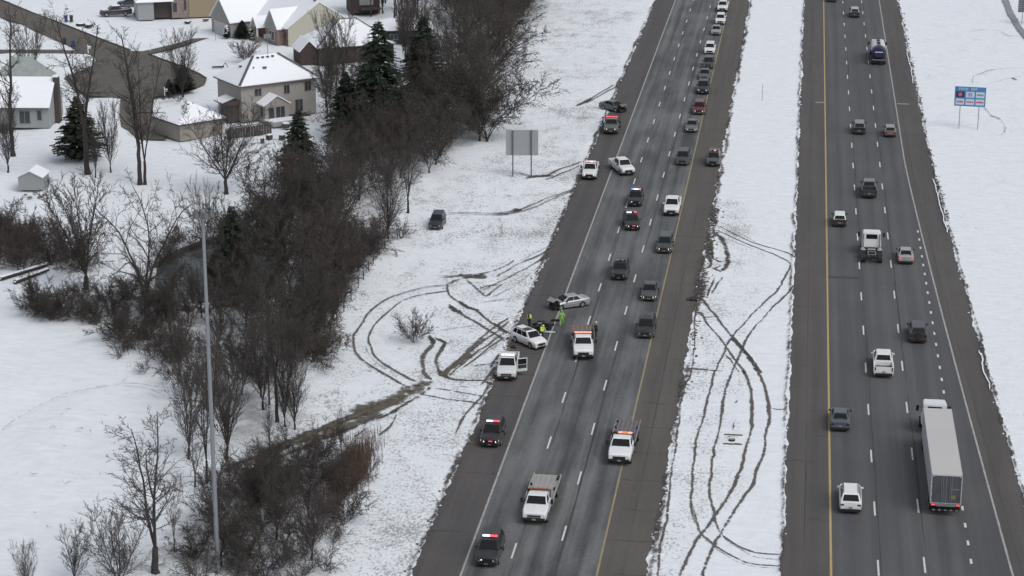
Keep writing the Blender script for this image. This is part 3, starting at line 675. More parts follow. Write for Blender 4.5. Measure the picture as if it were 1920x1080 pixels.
def lightbar(t, y, z, w_, kinds, base=True):
    if base:
        mb = MB(); mb.box((0, y, z), (w_, .26, .05)); b_ = mb.obj('light_bar', M['black'], t, 0.01)
    else: b_ = t
    n_ = len(kinds)
    for i, k in enumerate(kinds):
        if k is None: k = 'black'
        mb = MB(); x = -w_ / 2 + w_ * (i + .5) / n_; mb.box((x, y, z + .075), (w_ / n_ * .94, .24, .10)); mb.obj('lamp', M[k], b_, 0.02)
def front(t, T, lit=False, grille='black', chrome=False, low=0, bm_=None):
    L_ = T['L']; W = T['W'] / 2; z0 = T['prof'][0][1]; o = -L_ / 2; zb = T['zb']; hw = W * .88
    zc = z0 - .16
    for s in (-1, 1):
        def mk(mb, s=s):
            mb.hexa([(s * hw * .62, o - .012, zc - .07), (s * (hw + .0), o + .03, zc - .05), (s * (hw + .03), o + .34, zc + .0), (s * hw * .66, o + .1, zc),
                     (s * hw * .62, o - .002, zc + .09), (s * hw, o + .04, zc + .11), (s * (hw + .02), o + .34, zc + .13), (s * hw * .66, o + .12, zc + .12)] if s > 0 else
                    [(s * hw, o + .03, zc - .05), (s * hw * .62, o - .012, zc - .07), (s * hw * .66, o + .1, zc), (s * (hw + .03), o + .34, zc),
                     (s * hw, o + .04, zc + .11), (s * hw * .62, o - .002, zc + .09), (s * hw * .66, o + .12, zc + .12), (s * (hw + .02), o + .34, zc + .13)])
        part((T['id'], 'head', s), 'headlight', M['headlit' if lit else 'head'], t, mk)
    gz = (z0 - .30 + (0 if L_ < 5.2 else -.1), .28 if L_ < 5.2 else .42)
    def mk(mb): mb.box((0, o - .01, gz[0] + .08), (hw * 1.2, .07, gz[1]))
    gr = part((T['id'], 'grille', grille), 'grille', M[grille], t, mk, 0.02)
    if chrome:
        mb = MB(); mb.box((0, o - .03, gz[0] + .12), (hw * 1.1, .06, .07)); mb.obj('grille_bar', M['chrome'], gr, .01)
    def mk(mb): mb.box((0, o + .03, zb + .10 + low), (hw * 2.02, .16, .26))
    part((T['id'], 'bumper', low), 'front_bumper', bm_ or M['black'], t, mk, 0.04)
    if bm_:
        def mk(mb): mb.box((0, o - .045, zb + .06), (hw * 1.5, .06, .12))
        part((T['id'], 'intake'), 'air_intake', M['black'], t, mk, 0.01)
    def mk(mb): mb.box((0, o - .06, zb + .12), (.32, .02, .14))
    part((T['id'], 'plate'), 'number_plate', M['plate'], t, mk)
def rear(t, T, lit=False, h=.12, wide=.22, z=None, tallz=None):
    L_ = T['L']; W = T['W'] / 2 * .88; o = L_ / 2; z0 = (T['prof'][-1][1] - .2) if z is None else z
    for s in (-1, 1):
        def mk(mb, s=s): mb.box((s * (W - wide / 2 + .02), o - .02, z0), (wide, .09, h))
        part((T['id'], 'tail', s, lit, h, wide), 'tail_light', M['taillit' if lit else 'tail'], t, mk, 0.015)
    def mk(mb): mb.box((0, o - .03, T['zb'] + .1), (W * 2.02, .16, .24))
    part((T['id'], 'rbump'), 'rear_bumper', M['black'], t, mk, 0.04)
    def mk(mb): mb.box((0, o + .03, T['zb'] + .35), (.32, .02, .15))
    part((T['id'], 'rplate'), 'number_plate', M['plate'], t, mk)
def place(px, py, L_, away=False, dev=0.0, z=0.2, at=None):
    x, y = G(px, py, z) if at is None else at
    c = (x - math.sin(dev) * L_ / 2 * 1, y + math.cos(dev) * L_ / 2)
    return (c[0], c[1], 0.019), dev + (math.pi if away else 0)
def car(kind, paintc, pos, label, cat, group=None, away=False, dev=0.0, name=None, lit=False, roofc=None, metal=0.0, bar=None, grille='black', chrome=False, opts=(), at=None, zoff=0.0, ctr=None, sc_=1.0):
    T = dict(TY[kind]); T['id'] = kind; L_ = T['L']; W = T['W']
    if ctr: loc, rz = (ctr[0], ctr[1], 0.019), dev
    else: loc, rz = place(pos[0], pos[1], L_, away, R(dev), at=at)
    if ctr: rz = R(dev)
    t = empty(name or {'sedan': 'sedan_car', 'suv': 'sport_utility_car', 'hatch': 'hatchback_car', 'pickup': 'pickup_truck'}[kind], (loc[0], loc[1], loc[2] + zoff), rz, label, cat, group, scale=sc_)
    pm = paint(paintc, metal); rm = paint(roofc, metal) if roofc else pm; g = T['g']; o = L_ / 2
    wreck = 'wreck' in opts
    bed = T.get('bed')
    def mk(mb):
        hull(mb, L_, W, T['zb'], T['prof'], T['wh'], T['r'], y0=(0.8 if wreck else 0), y1=bed)
        if bed:
            fl = 0.78
            hull(mb, L_, W, T['zb'], [(0, fl), (L_, fl)], T['wh'], T['r'], y0=bed, y1=L_, taper=.03)
            for s in (-1, 1):
                mb.box((s * (W / 2 - .07), (bed + L_) / 2 - o, (fl + 1.22) / 2 - .05), (.13, L_ - bed, 1.22 - fl + .1))
            mb.box((0, L_ - .06 - o, (fl + 1.22) / 2), (W * .93, .1, 1.22 - fl)); mb.box((0, bed + .02 - o, (fl + 1.2) / 2), (W * .93, .06, 1.2 - fl))
    part((kind, 'body', wreck, pm.name), 'body', pm, t, mk)
    def mk(mb): mb.box((0, 0, T['zb'] + .06), (W - .5, L_ - .3, .34)); 
    part((kind, 'under'), 'underbody', M['frame'], t, mk)
    cs = gh_corners(L_, g)
    def mk(mb): mb.hexa(cs)
    part((kind, 'cabin', rm.name), 'cabin', rm, t, mk, 0.05)
    Fq = [cs[0], cs[1], cs[5], cs[4]]; Rq = [cs[2], cs[3], cs[7], cs[6]]; Rs = [cs[1], cs[2], cs[6], cs[5]]; Ls = [cs[3], cs[0], cs[4], cs[7]]
    gl = M['glass']
    part((kind, 'ws'), 'windscreen', gl, t, lambda mb: pane(mb, Fq, .05, .95, .06, .90))
    part((kind, 'rw'), 'rear_window', gl, t, lambda mb: pane(mb, Rq, .08, .92, .12, .86))
    for (a, b_) in T['side']:
        part((kind, 'swr', a), 'side_window', gl, t, lambda mb: pane(mb, Rs, a, b_, .10, .86))
        part((kind, 'swl', a), 'side_window', gl, t, lambda mb: pane(mb, Ls, 1 - b_, 1 - a, .10, .86))
    if 'dooropen' not in opts: mirrors(t, T, M['black'] if sum(paintc) < 1 else (pm if 'mir' in opts else M['black']), 'bigmir' in opts)
    wheels(t, T)
    if bed:
        def mk(mb): mb.box((0, (bed + L_) / 2 - o, .80), (W * .86, L_ - bed - .2, .03))
        part((kind, 'liner'), 'bed_liner', M['black'], t, mk)
    if wreck:
        mb = MB(); rnd = random.Random(5)
        for _ in range(16): 
            mb.box((rnd.uniform(-.7, .7), rnd.uniform(.25, .95) - o, rnd.uniform(.35, .75)), (rnd.uniform(.15, .5), rnd.uniform(.15, .4), rnd.uniform(.1, .3)), rnd.random())
        mb.obj('engine_bay', M['black'], t, 0.02)
        mb = MB(); mb.add([(-.78, .95 - o, .95), (.74, 1.0 - o, .97), (.70, .45 - o, 1.28), (-.70, .35 - o, 1.34), (.66, .05 - o, 1.02), (-.60, -.12 - o, 1.0), (-.78, .95 - o, .91), (.74, 1.0 - o, .93), (.70, .45 - o, 1.24), (-.70, .35 - o, 1.30), (.66, .05 - o, .98), (-.60, -.12 - o, .96)],
                          [(0, 1, 2, 3), (3, 2, 4, 5), (7, 6, 9, 8), (8, 9, 11, 10), (0, 3, 9, 6), (3, 5, 11, 9), (1, 7, 8, 2), (2, 8, 10, 4), (5, 4, 10, 11)])
        tag(mb.obj('bonnet', pm, t), 'bonnet buckled up into a tent shape')
        mb = MB(); mb.box((.55, .1 - o, .45), (.9, .12, .2), .5); mb.box((-.5, .25 - o, .3), (.7, .1, .15), -.3); mb.obj('broken_bumper', M['black'], t, .02)
    else: front(t, T, lit, grille, chrome, bm_=(pm if kind in ('suv', 'sedan', 'hatch') and not bar else None))
    if away or 'rear' in opts or True: rear(t, T, lit=away and 'brake' in opts, h=(.34 if kind in ('pickup',) else .14), wide=(.13 if kind == 'pickup' else .30), z=(1.0 if kind == 'pickup' else None))
    if 'rails' in opts:
        for s in (-1, 1):
            mb = MB(); mb.box((s * (g[7] - .05), (g[1] + g[2]) / 2 - o, g[5] + .045), (.05, (g[2] - g[1]) * .85, .04)); mb.obj('roof_rail', M['black'], t)
    if 'sunroof' in opts:
        mb = MB(); mb.box((0, g[1] + .75 - o, g[5] + .004), (g[7] * 1.3, 1.0, .012)); mb.obj('sunroof', gl, t)
    if bar: lightbar(t, (g[1] + .35) - o, g[5] + .06, g[7] * 1.85, bar)
    if 'pushbar' in opts:
        mb = MB()
        for s in (-1, 1): mb.box((s * .3, -o - .1, .62), (.06, .08, .55))
        for z_ in (.5, .82): mb.box((0, -o - .12, z_), (1.1, .06, .07))
        mb.obj('push_bar', M['black'], t, .01)
    if 'grillered' in opts:
        mb = MB(); mb.box((.12, -o - .09, .72), (.42, .04, .07)); mb.obj('grille_lamp', M['red'], t)
    if 'spot' in opts:
        mb = MB(); mb.box((-.35, -o - .09, .72), (.16, .04, .09)); mb.obj('grille_lamp', M['flash'], t)
    if 'bedstuff' in opts:
        mb = MB(); mb.box((0, (bed + .35) - o, 1.12), (W * .8, .5, .28)); mb.obj('tool_box', M['steel'], t, .02)
    if 'spare' in opts:
        mb = MB(); mb.tube((0, o, .95), (0, o + .2, .95), .34, n=16); mb.obj('spare_wheel', M['tyre'], t)
    return t, T

GL = 'traffic coming towards the camera on the left carriageway'
GR = 'traffic driving away on the right carriageway'
GP = 'emergency vehicles with roof light bars'
GT = 'recovery trucks at the crash scene'
WH = (.74, .75, .76); SIL = (.36, .37, .39); DG = (.045, .047, .050); BK = (.016, .016, .018); MG = (.11, .115, .12)
car('pickup', WH, (1354, 22), 'white vehicle at the top of the queue, cut by the upper picture edge', 'car', GL)
car('suv', WH, (1350, 45), 'white car with dark grille, second from the top of the queue', 'car', GL)
car('sedan', SIL, (1342, 65), 'silver saloon in the queue just ahead of a white car', 'car', GL, metal=.3)
car('suv', WH, (1330, 101), 'white car in the queue directly behind a dark grey one', 'car', GL)
car('suv', DG, (1327.5, 128), 'dark grey car directly in front of a white car in the far queue', 'car', GL)
car('sedan', (.08, .082, .085), (1320, 149), 'grey car squeezed in behind a black pickup in the queue', 'car', GL)
car('pickup', (.028, .029, .031), (1317, 176), 'black pickup with pale bonnet glare ahead of the dark red car', 'pickup', GL, lit=True)
car('suv', (.13, .022, .032), (1310, 214), 'dark red car in the left carriageway queue', 'car', GL, lit=True)
car('sedan', (.12, .125, .13), (1296, 247), 'grey saloon just ahead of the dark red car', 'car', GL, lit=True)
car('suv', (.050, .045, .044), (1279, 309), 'dark brownish car level with the grey police car on the inner shoulder', 'car', GL)
car('suv', (.075, .078, .082), (1336.5, 311), 'grey police car parked on the inner shoulder beside the snowy median', 'police car', GP, bar=('plate', None, 'salmon', None), opts=('pushbar',))
car('pickup', (.76, .77, .78), (1258, 404), 'white pickup passing the flashing police cars near the yellow line', 'pickup', GL, opts=('mir',))
car('suv', (.045, .055, .053), (1244.5, 474), 'dark green-grey car below the white pickup with headlights on', 'car', GL, lit=True)
car('sedan', (.052, .056, .060), (1215.5, 563), 'dark grey saloon between two dark cars near the yellow line', 'car', GL, lit=True)
car('suv', (.020, .021, .022), (1209, 633), 'black car with sunroof opposite the rusty-bed tow truck', 'car', GL, opts=('sunroof',), grille='black')
car('suv', (.028, .029, .031), (1160, 524), 'dark police car with unlit pale light bar, upper right of the wrecked silver saloon', 'police car', GP, bar=('plate', 'plate', None, 'plate', None), opts=('pushbar',))
car('suv', (.022, .023, .024), (1187, 431), 'dark police car with red and white flashing bar, tilted across its lane', 'police car', GP, dev=10, bar=('flash', 'flash', None, 'red'), opts=('pushbar', 'grillered'), lit=True)
car('suv', (.024, .025, .027), (1190, 386), 'dark police car with bright white roof flash, directly behind another police car', 'police car', GP, dev=1, bar=('blue', 'flash', 'flash', 'salmon'), opts=('pushbar', 'spot'))
car('pickup', WH, (1179, 328), 'white pickup turned slantwise between the shoulder and the first lane', 'pickup', None, dev=24, opts=('bedstuff',))
car('pickup', WH, (1104.5, 336), 'white pickup with salmon red roof light parked on the outer shoulder by the sign back', 'pickup', GP, dev=2, bar=('salmon', 'salmon', 'flash', 'salmon'), opts=('bedstuff', 'bigmir'), lit=True)
car('suv', (.020, .021, .023), (918, 837), 'dark police car with half red roof light on the outer shoulder, below the open-door pickup', 'police car', GP, dev=0, bar=('flash', 'flash', 'red', 'red'), opts=('pushbar', 'grillered'), lit=True)
car('suv', (.020, .021, .022), (911.5, 1061), 'dark police car nearest the camera with white and red flashing bar', 'police car', GP, dev=0, bar=('flash', 'flash', 'red', 'red'), opts=('pushbar', 'spot'))
# stranded car in the snow
car('suv', (.018, .019, .021), (815.5, 430), 'black car stranded alone in the snowy field by the trees', 'car', None, dev=2, sc_=.94)
# crash cars
fw, rw = G(1050, 583), G(1096, 576)
ang = math.degrees(math.atan2(rw[1] - fw[1], rw[0] - fw[0])) - 90
u_ = ((rw[0] - fw[0]), (rw[1] - fw[1])); ln = math.hypot(*u_); u_ = (u_[0] / ln, u_[1] / ln)
nrm = (-u_[1], u_[0]); mid = ((fw[0] + rw[0]) / 2 + nrm[0] * .85, (fw[1] + rw[1]) / 2 + nrm[1] * .85)
car('sedan', (.36, .37, .385), None, 'silver saloon with its front end smashed, sideways across the lanes', 'car', None, metal=.3, opts=('wreck',), ctr=mid, dev=ang, name='wrecked_car', sc_=.95)
fw, rw = G(993, 654), G(965.5, 642)
u_ = ((rw[0] - fw[0]), (rw[1] - fw[1])); ln = math.hypot(*u_); u_ = (u_[0] / ln, u_[1] / ln); nrm = (u_[1], -u_[0])
nrm = (nrm[0], nrm[1]) if nrm[1] > 0 else (-nrm[0], -nrm[1]); mid = ((fw[0] + rw[0]) / 2 + nrm[0] * .85, (fw[1] + rw[1]) / 2 + nrm[1] * .85)
car('suv', (.78, .78, .79), None, 'white car parked slantwise over the edge line beside the debris', 'car', None, opts=('rails', 'sunroof', 'mir'), ctr=mid, dev=math.degrees(math.atan2(u_[1], u_[0])) - 90, sc_=.93)
# highway pickup with the driver's door open
t24, T24 = car('pickup', (.66, .67, .68), (949, 713), 'white service truck with its door standing open on the outer shoulder', 'pickup', GP, dev=4, bar=('flash', 'flash', 'flash', 'flash'), chrome=True, opts=('dooropen',), lit=False)
mb = MB(); o = T24['L'] / 2
hx, hy = 0.99, 1.75 - o; a_ = R(22)
def dp(s_, z_): return (hx + math.cos(a_) * s_, hy + math.sin(a_) * s_, z_)
def slab(mb, s0, s1, z0, z1, th=.07):
    nx, ny = -math.sin(a_) * th / 2, math.cos(a_) * th / 2; p = []
    for z_ in (z0, z1):
        for (s_, k) in ((s0, -1), (s1, -1), (s1, 1), (s0, 1)):
            q = dp(s_, z_); p.append((q[0] + nx * k, q[1] + ny * k, z_))
    mb.hexa(p)
slab(mb, 0, 1.05, .5, 1.22); slab(mb, 0, .07, 1.22, 1.8); slab(mb, .98, 1.05, 1.22, 1.8); slab(mb, 0, 1.05, 1.8, 1.87)
dr = tag(mb.obj('door', paint((.66, .67, .68)), t24), 'door swung open')
mb = MB(); slab(mb, .08, .97, 1.23, 1.79, .02); mb.obj('door_window', M['glass'], dr)
mb = MB(); slab(mb, .05, .98, .8, 1.2, .085); mb.obj('door_trim', M['frame'], dr)
# away-bound traffic
car('sedan', BK, (1560, 3), 'black car in the first lane cut off by the top picture edge', 'car', GR, away=True)
car('suv', (.022, .024, .026), (1602.5, 32), 'dark car with whitish roof ahead of the tank truck', 'car', GR, away=True, roofc=(.42, .43, .43))
car('suv', BK, (1611, 251), 'black car with grey roof beside the reddish brown one', 'car', GR, away=True, roofc=(.20, .205, .21))
car('hatch', (.20, .115, .10), (1669, 256), 'reddish brown hatchback in the outer lane', 'car', GR, away=True, roofc=(.26, .25, .25))
car('pickup', (.040, .042, .044), (1629.5, 371), 'dark grey pickup alone in the middle lane ahead of the road tractor', 'pickup', GR, away=True, roofc=(.16, .165, .17))
car('hatch', BK, (1574, 424), 'black hatchback with white roof in the inner lane', 'car', GR, away=True, roofc=(.76, .77, .77))
car('sedan', (.36, .355, .35), (1698.5, 494), 'silver saloon with brake lights to the right of the road tractor', 'car', GR, away=True, opts=('brake',), metal=.1)
car('suv', (.030, .029, .030), (1721.5, 642), 'dark square-backed off-roader in the outer lane', 'car', GR, away=True, roofc=(.05, .05, .052), opts=('spare',))
car('pickup', (.76, .77, .77), (1656.5, 707), 'white pickup with empty bed in the middle lane', 'pickup', GR, away=True, opts=('mir',))
car('sedan', (.075, .095, .12), (1575, 807), 'blue-grey saloon hugging the yellow line', 'car', GR, away=True)
car('suv', (.78, .79, .80), (1594.5, 961), 'white coupe-backed car nearest the camera in the inner lane', 'car', GR, away=True, opts=('rails', 'mir'))

# ------------------------------------------------------------------ recovery trucks
def towtruck(pos, label, paintc, deck, bar, dev=0.0, deckz=1.12, boxes=True, chrome=False, L_=8.5, lit=False, clut=0, railc=None, deckw=2.45, at=None, deck0=3.05):
    T = dict(TY['truck']); T['id'] = 'truck'; T['L'] = L_ ; T['wh'] = (1.0, L_ - 2.0)
    T['id'] = 'truck%d' % int(L_ * 10)
    loc, rz = place(pos[0], pos[1], L_, False, R(dev), at=at); t = empty('tow_truck', loc, rz, label, 'tow truck', GT); o = L_ / 2
    pm = paint(paintc); g = T['g']; W = T['W']
    def mk(mb): hull(mb, L_, W, T['zb'], T['prof'], (1.0,), T['r'], y1=2.98)
    part((T['id'], 'body', pm.name), 'body', pm, t, mk)
    cs = gh_corners(L_, g); part((T['id'], 'cabin', pm.name), 'cabin', pm, t, lambda mb: mb.hexa(cs), .05)
    Fq = [cs[0], cs[1], cs[5], cs[4]]; Rq = [cs[2], cs[3], cs[7], cs[6]]; Rs = [cs[1], cs[2], cs[6], cs[5]]; Ls = [cs[3], cs[0], cs[4], cs[7]]
    part((T['id'], 'ws'), 'windscreen', M['glass'], t, lambda mb: pane(mb, Fq, .05, .95, .08, .88)); part((T['id'], 'rw'), 'rear_window', M['glass'], t, lambda mb: pane(mb, Rq, .15, .85, .2, .8))
    part((T['id'], 's1'), 'side_window', M['glass'], t, lambda mb: pane(mb, Rs, .12, .75, .1, .85)); part((T['id'], 's2'), 'side_window', M['glass'], t, lambda mb: pane(mb, Ls, .25, .88, .1, .85))
    mirrors(t, T, M['black'], True); wheels(t, T, dual=True); front(t, T, lit, 'black', chrome, 0.02)
    mb = MB()
    for s in (-1, 1): mb.box((s * .42, 1.2, .72), (.14, L_ - 3.0, .26))
    mb.obj('chassis', M['frame'], t)
    mb = MB(); d0, d1 = deck0 - o, L_ - o
    mb.box((0, (d0 + d1) / 2, deckz), (deckw, d1 - d0, .12)); dk = mb.obj('deck', M[deck], t, .01)
    for s in (-1, 1):
        mb = MB(); mb.box((s * (deckw / 2 - .05), (d0 + d1) / 2, deckz + .12), (.10, d1 - d0, .14)); mb.obj('side_rail', M[railc or deck], dk, .01)
    mb = MB(); nb = 5
    for i in range(nb): mb.box((-deckw / 2 + .35 + i * (deckw - .7) / (nb - 1), (d0 + d1) / 2 + .2, deckz + .066), (.05, (d1 - d0) * .9, .012))
    mb.obj('deck_rib', M['steel'], dk)
    if boxes:
        for s in (-1, 1):
            mb = MB(); mb.box((s * (deckw / 2 - .32), d0 + .75, .74), (.5, 1.3, .5)); mb.obj('tool_box', M['steel'], t, .03)
    mb = MB()
    for s in (-1, 1): mb.box((s * .95, d0 + .02, 1.55), (.09, .09, .9))
    mb.box((0, d0 + .02, 2.0), (2.0, .1, .08)); mb.box((0, d0 + .02, 1.35), (1.9, .05, .3)); hb = mb.obj('headboard', M['black'], t)
    lightbar(hb, d0 + .02, 2.0, 1.75, bar, base=False)
    for s in (-1, 1):
        mb = MB(); mb.box((s * .95, d1 - .02, .75), (.3, .08, .14)); mb.obj('tail_light', M['tail'], t)
    rnd = random.Random(clut)
    for _ in range(clut):
        s = rnd.choice((-1, 1)); mb = MB(); mb.box((s * (deckw / 2 - .18), rnd.uniform(d0 + .6, d1 - .3), deckz + .2), (.16, .22, .2), rnd.random()); mb.obj('strap_reel', M['black'], dk, .02)
    mb = MB(); mb.tube((-.25, d0 + .3, deckz + .25), (.25, d0 + .3, deckz + .25), .17, n=10); mb.obj('winch', M['black'], dk)
    return t
towtruck((1094, 674), 'white flatbed tow truck with rusty brown deck beside the wrecked saloon', (.76, .76, .77), 'deckrust', ('salmon', 'salmon', 'salmon', 'salmon'), dev=7, L_=8.3, clut=4, railc='deckgrey')
towtruck((1160.5, 871), 'white tow truck with red-orange beacon and dark load bed over the yellow line', (.78, .79, .80), 'deckgrey', (None, 'salmon', 'amber', 'salmon'), L_=8.6, clut=3, railc='steel', dev=-1, deckw=2.3)
towtruck((1001, 982), 'white flatbed tow truck with pale metal deck and amber bar, nearest the camera', (.74, .75, .77), 'deckalu', ('amberoff', 'amberoff', 'amberoff', 'amberoff'), L_=8.5, clut=6, railc='deckalu', dev=-1, chrome=True)
tt = towtruck((1145, 251), 'dark green-grey tow truck with bright red roof light on the far outer shoulder', (.10, .115, .11), 'deckgrey', ('red', 'red', 'red', 'red'), L_=7.0, lit=True, deckw=2.2, chrome=True, railc='black', dev=2)
q = G(1148, 212); car('sedan', (.13, .14, .14), None, 'grey saloon with crushed dark flank sitting askew behind the far tow truck', 'car', None, ctr=(q[0], q[1] + 2), dev=48, metal=.2, name='wrecked_car', opts=('wreck',))

# ------------------------------------------------------------------ road tractor, tank truck, semi-trailer
def heavywheels(t, spots, r=.5, W=1.22, dual=True):
    for (wy, dl) in spots:
        for s in (-1, 1):
            wd = .52 if dl else .28; mb = MB(); cx = s * (W - wd / 2); mb.tube((cx - wd / 2, wy, r), (cx + wd / 2, wy, r), r, n=20); w_ = mb.obj('wheel', M['tyre'], t)
            mb = MB(); mb.tube((s * (W - .01), wy, r), (s * (W + .02), wy, r), r * .5, n=12); mb.obj('rim', M['rim'], w_)
def bigcab(t, y0, y1, pm, roofz=2.85, W=2.3, hood=1.5, fair=False):
    # bonnet + cab, front at y0
    mb = MB(); hull_y = [(0, 1.45), (.2, 1.6), (hood, 1.78)]
    mb.hexa([(-W * .42, y0, .55), (W * .42, y0, .55), (W / 2, y0 + hood, .55), (-W / 2, y0 + hood, .55), (-W * .36, y0 + .1, 1.5), (W * .36, y0 + .1, 1.5), (W * .45, y0 + hood, 1.85), (-W * .45, y0 + hood, 1.85)])
    mb.obj('bonnet', pm, t, .08)
    cs = [(-W / 2, y0 + hood, .9), (W / 2, y0 + hood, .9), (W / 2, y1, .9), (-W / 2, y1, .9), (-W * .44, y0 + hood + .45, roofz), (W * .44, y0 + hood + .45, roofz), (W * .46, y1, roofz), (-W * .46, y1, roofz)]
    mb = MB(); mb.hexa(cs); mb.obj('cab', pm, t, .09)
    mb = MB(); pane(mb, [cs[0], cs[1], cs[5], cs[4]], .05, .95, .5, .9); mb.obj('windscreen', M['glass'], t)
    mb = MB(); pane(mb, [cs[2], cs[3], cs[7], cs[6]], .2, .80, .58, .88); mb.obj('rear_window', M['glass'], t)
    mb = MB(); pane(mb, [cs[1], cs[2], cs[6], cs[5]], .15, .7, .5, .85); mb.obj('side_window', M['glass'], t)
    mb = MB(); pane(mb, [cs[3], cs[0], cs[4], cs[7]], .3, .85, .5, .85); mb.obj('side_window', M['glass'], t)
    for s in (-1, 1):
        mb = MB(); mb.box((s * (W / 2 + .32), y0 + hood + .25, 2.05), (.26, .14, .55)); mb.box((s * (W / 2 + .12), y0 + hood + .25, 2.2), (.3, .04, .04)); mb.obj('mirror', M['black'], t, .03)
        mb = MB(); mb.box((s * W * .36, y0 + .12, 1.0), (.3, .15, .2)); mb.obj('headlight', M['head'], t, .03)
    mb = MB(); mb.box((0, y0 + .02, 1.05), (W * .5, .08, .7)); mb.obj('grille', M['chrome'], t, .02)
    mb = MB(); mb.box((0, y0 - .05, .55), (W * .98, .3, .32)); mb.obj('front_bumper', M['chrome'], t, .05)
    mb = MB(); mb.box((0, (y0 + y1) / 2 + .3, .62), (1.0, y1 - y0 - .2, .3)); mb.obj('chassis', M['frame'], t)
pmw = paint((.74, .75, .76))
# bobtail tractor: rear end at y=+
L_ = 7.4; loc, rz = place(1634.5, 493, L_, True); t = empty('road_tractor', loc, rz, 'white road tractor without trailer, dark frame and polished fenders behind its cab', 'truck')
bigcab(t, -3.7, -.3, pmw, roofz=2.75)
mb = MB()
for s in (-1, 1): mb.box((s * .42, 1.9, .85), (.14, 3.7, .3))
mb.obj('frame_rail', M['frame'], t)
mb = MB(); mb.tube((0, 1.9, 1.05), (0, 1.9, 1.14), .52, n=16); mb.box((0, 2.4, 1.08), (.5, .5, .08)); mb.obj('fifth_wheel', M['frame'], t)
mb = MB(); mb.box((0, 1.1, 1.08), (.9, .5, .07)); mb.obj('deck_plate', M['chrome'], t, .01)
mb = MB()
for (c_, d_) in (((0, 3.1, 1.02), (.95, .1, .1)), ((0, 2.3, 1.14), (.95, .08, .08)), ((-.45, 2.7, 1.06), (.08, .8, .08)), ((.45, 2.7, 1.06), (.08, .8, .08))): mb.box(c_, d_)
mb.obj('rear_loop', M['chrome'], t)
for s in (-1, 1):
    for y_ in (1.2, ):
        mb = MB(); n_ = 6; vs = []
        for i in range(n_ + 1):
            a_ = math.pi * (0.05 + .55 * i / n_); vs += [(s * .62, y_ - .62 * math.cos(a_) + .15, .5 + .62 * math.sin(a_)), (s * 1.2, y_ - .62 * math.cos(a_) + .15, .5 + .62 * math.sin(a_))]
        mb.add(vs, [(2 * i, 2 * i + 1, 2 * i + 3, 2 * i + 2) for i in range(n_)]); mb.obj('fender', M['chrome'], t)
    mb = MB(); mb.tube((s * .98, -.15, .7), (s * .98, .9, .7), .3, n=14); mb.obj('fuel_tank', M['chrome'], t)
    mb = MB(); mb.tube((s * .95, -.12, .8), (s * .95, -.12, 2.6), .08, n=8); mb.obj('exhaust_stack', M['chrome'], t)
heavywheels(t, [(-2.6, False), (1.35, True), (2.75, True)])
# tank truck
L_ = 11.0; loc, rz = place(1647, 121, L_, True); t = empty('tank_truck', loc, rz, 'tank truck with white rounded tank and dark blue rear end', 'truck')
bigcab(t, -5.5, -2.6, pmw, roofz=2.8)
def ell(mb, y0_, y1_, rx, rz_, zc, n=28, taper0=1, taper1=1):
    vs = []
    for y_, k in ((y0_, taper0), (y1_, taper1)):
        for i in range(n):
            a_ = 2 * math.pi * i / n; vs.append((rx * k * math.cos(a_), y_, zc + rz_ * k * math.sin(a_)))
    mb.add(vs, [(i, (i + 1) % n, n + (i + 1) % n, n + i) for i in range(n)] + [tuple(range(n)), tuple(range(2 * n - 1, n - 1, -1))])
mb = MB(); ell(mb, -2.3, 3.6, 1.22, 1.05, 2.1); tk = mb.obj('tank', M['tank'], t, smooth=False)
mb = MB(); ell(mb, 3.6, 4.9, 1.225, 1.055, 2.1, taper1=.97); ell(mb, 4.9, 5.3, 1.19, 1.02, 2.1, taper1=.80); cap = mb.obj('tank_rear', M['navy'], t)
mb = MB(); ell(mb, 3.35, 3.6, 1.235, 1.065, 2.1); mb.obj('tank_ring', simple('ring_grey', (.35, .35, .42), .4), tk)
mb = MB(); mb.box((0, 5.33, 2.25), (1.3, .03, .13)); mb.obj('lettering_band', M['white'], cap)
mb = MB(); mb.box((0, .6, 3.18), (.62, 5.4, .05)); mb.obj('walkway', M['steel'], tk)
for y_ in (-1.5, .2, 1.9, 3.0):
    mb = MB(); mb.tube((0, y_, 3.2), (0, y_, 3.32), .27, n=14); mb.obj('manhole', M['frame'], tk)
mb = MB(); mb.box((0, 1.4, .85), (1.1, 7.8, .3)); mb.obj('chassis', M['frame'], t)
mb = MB(); mb.box((0, 5.38, .95), (2.3, .14, .16)); mb.obj('rear_bumper', M['chrome'], t, .02)
for s in (-1, 1):
    mb = MB(); mb.box((s * .95, 5.35, 1.2), (.3, .06, .16)); mb.obj('tail_light', M['tail'], t)
    mb = MB(); mb.box((s * .85, 3.5, 1.15), (.6, 3.3, .06)); mb.obj('mudguard', M['frame'], t)
heavywheels(t, [(-4.4, False), (3.0, True), (4.4, True)])
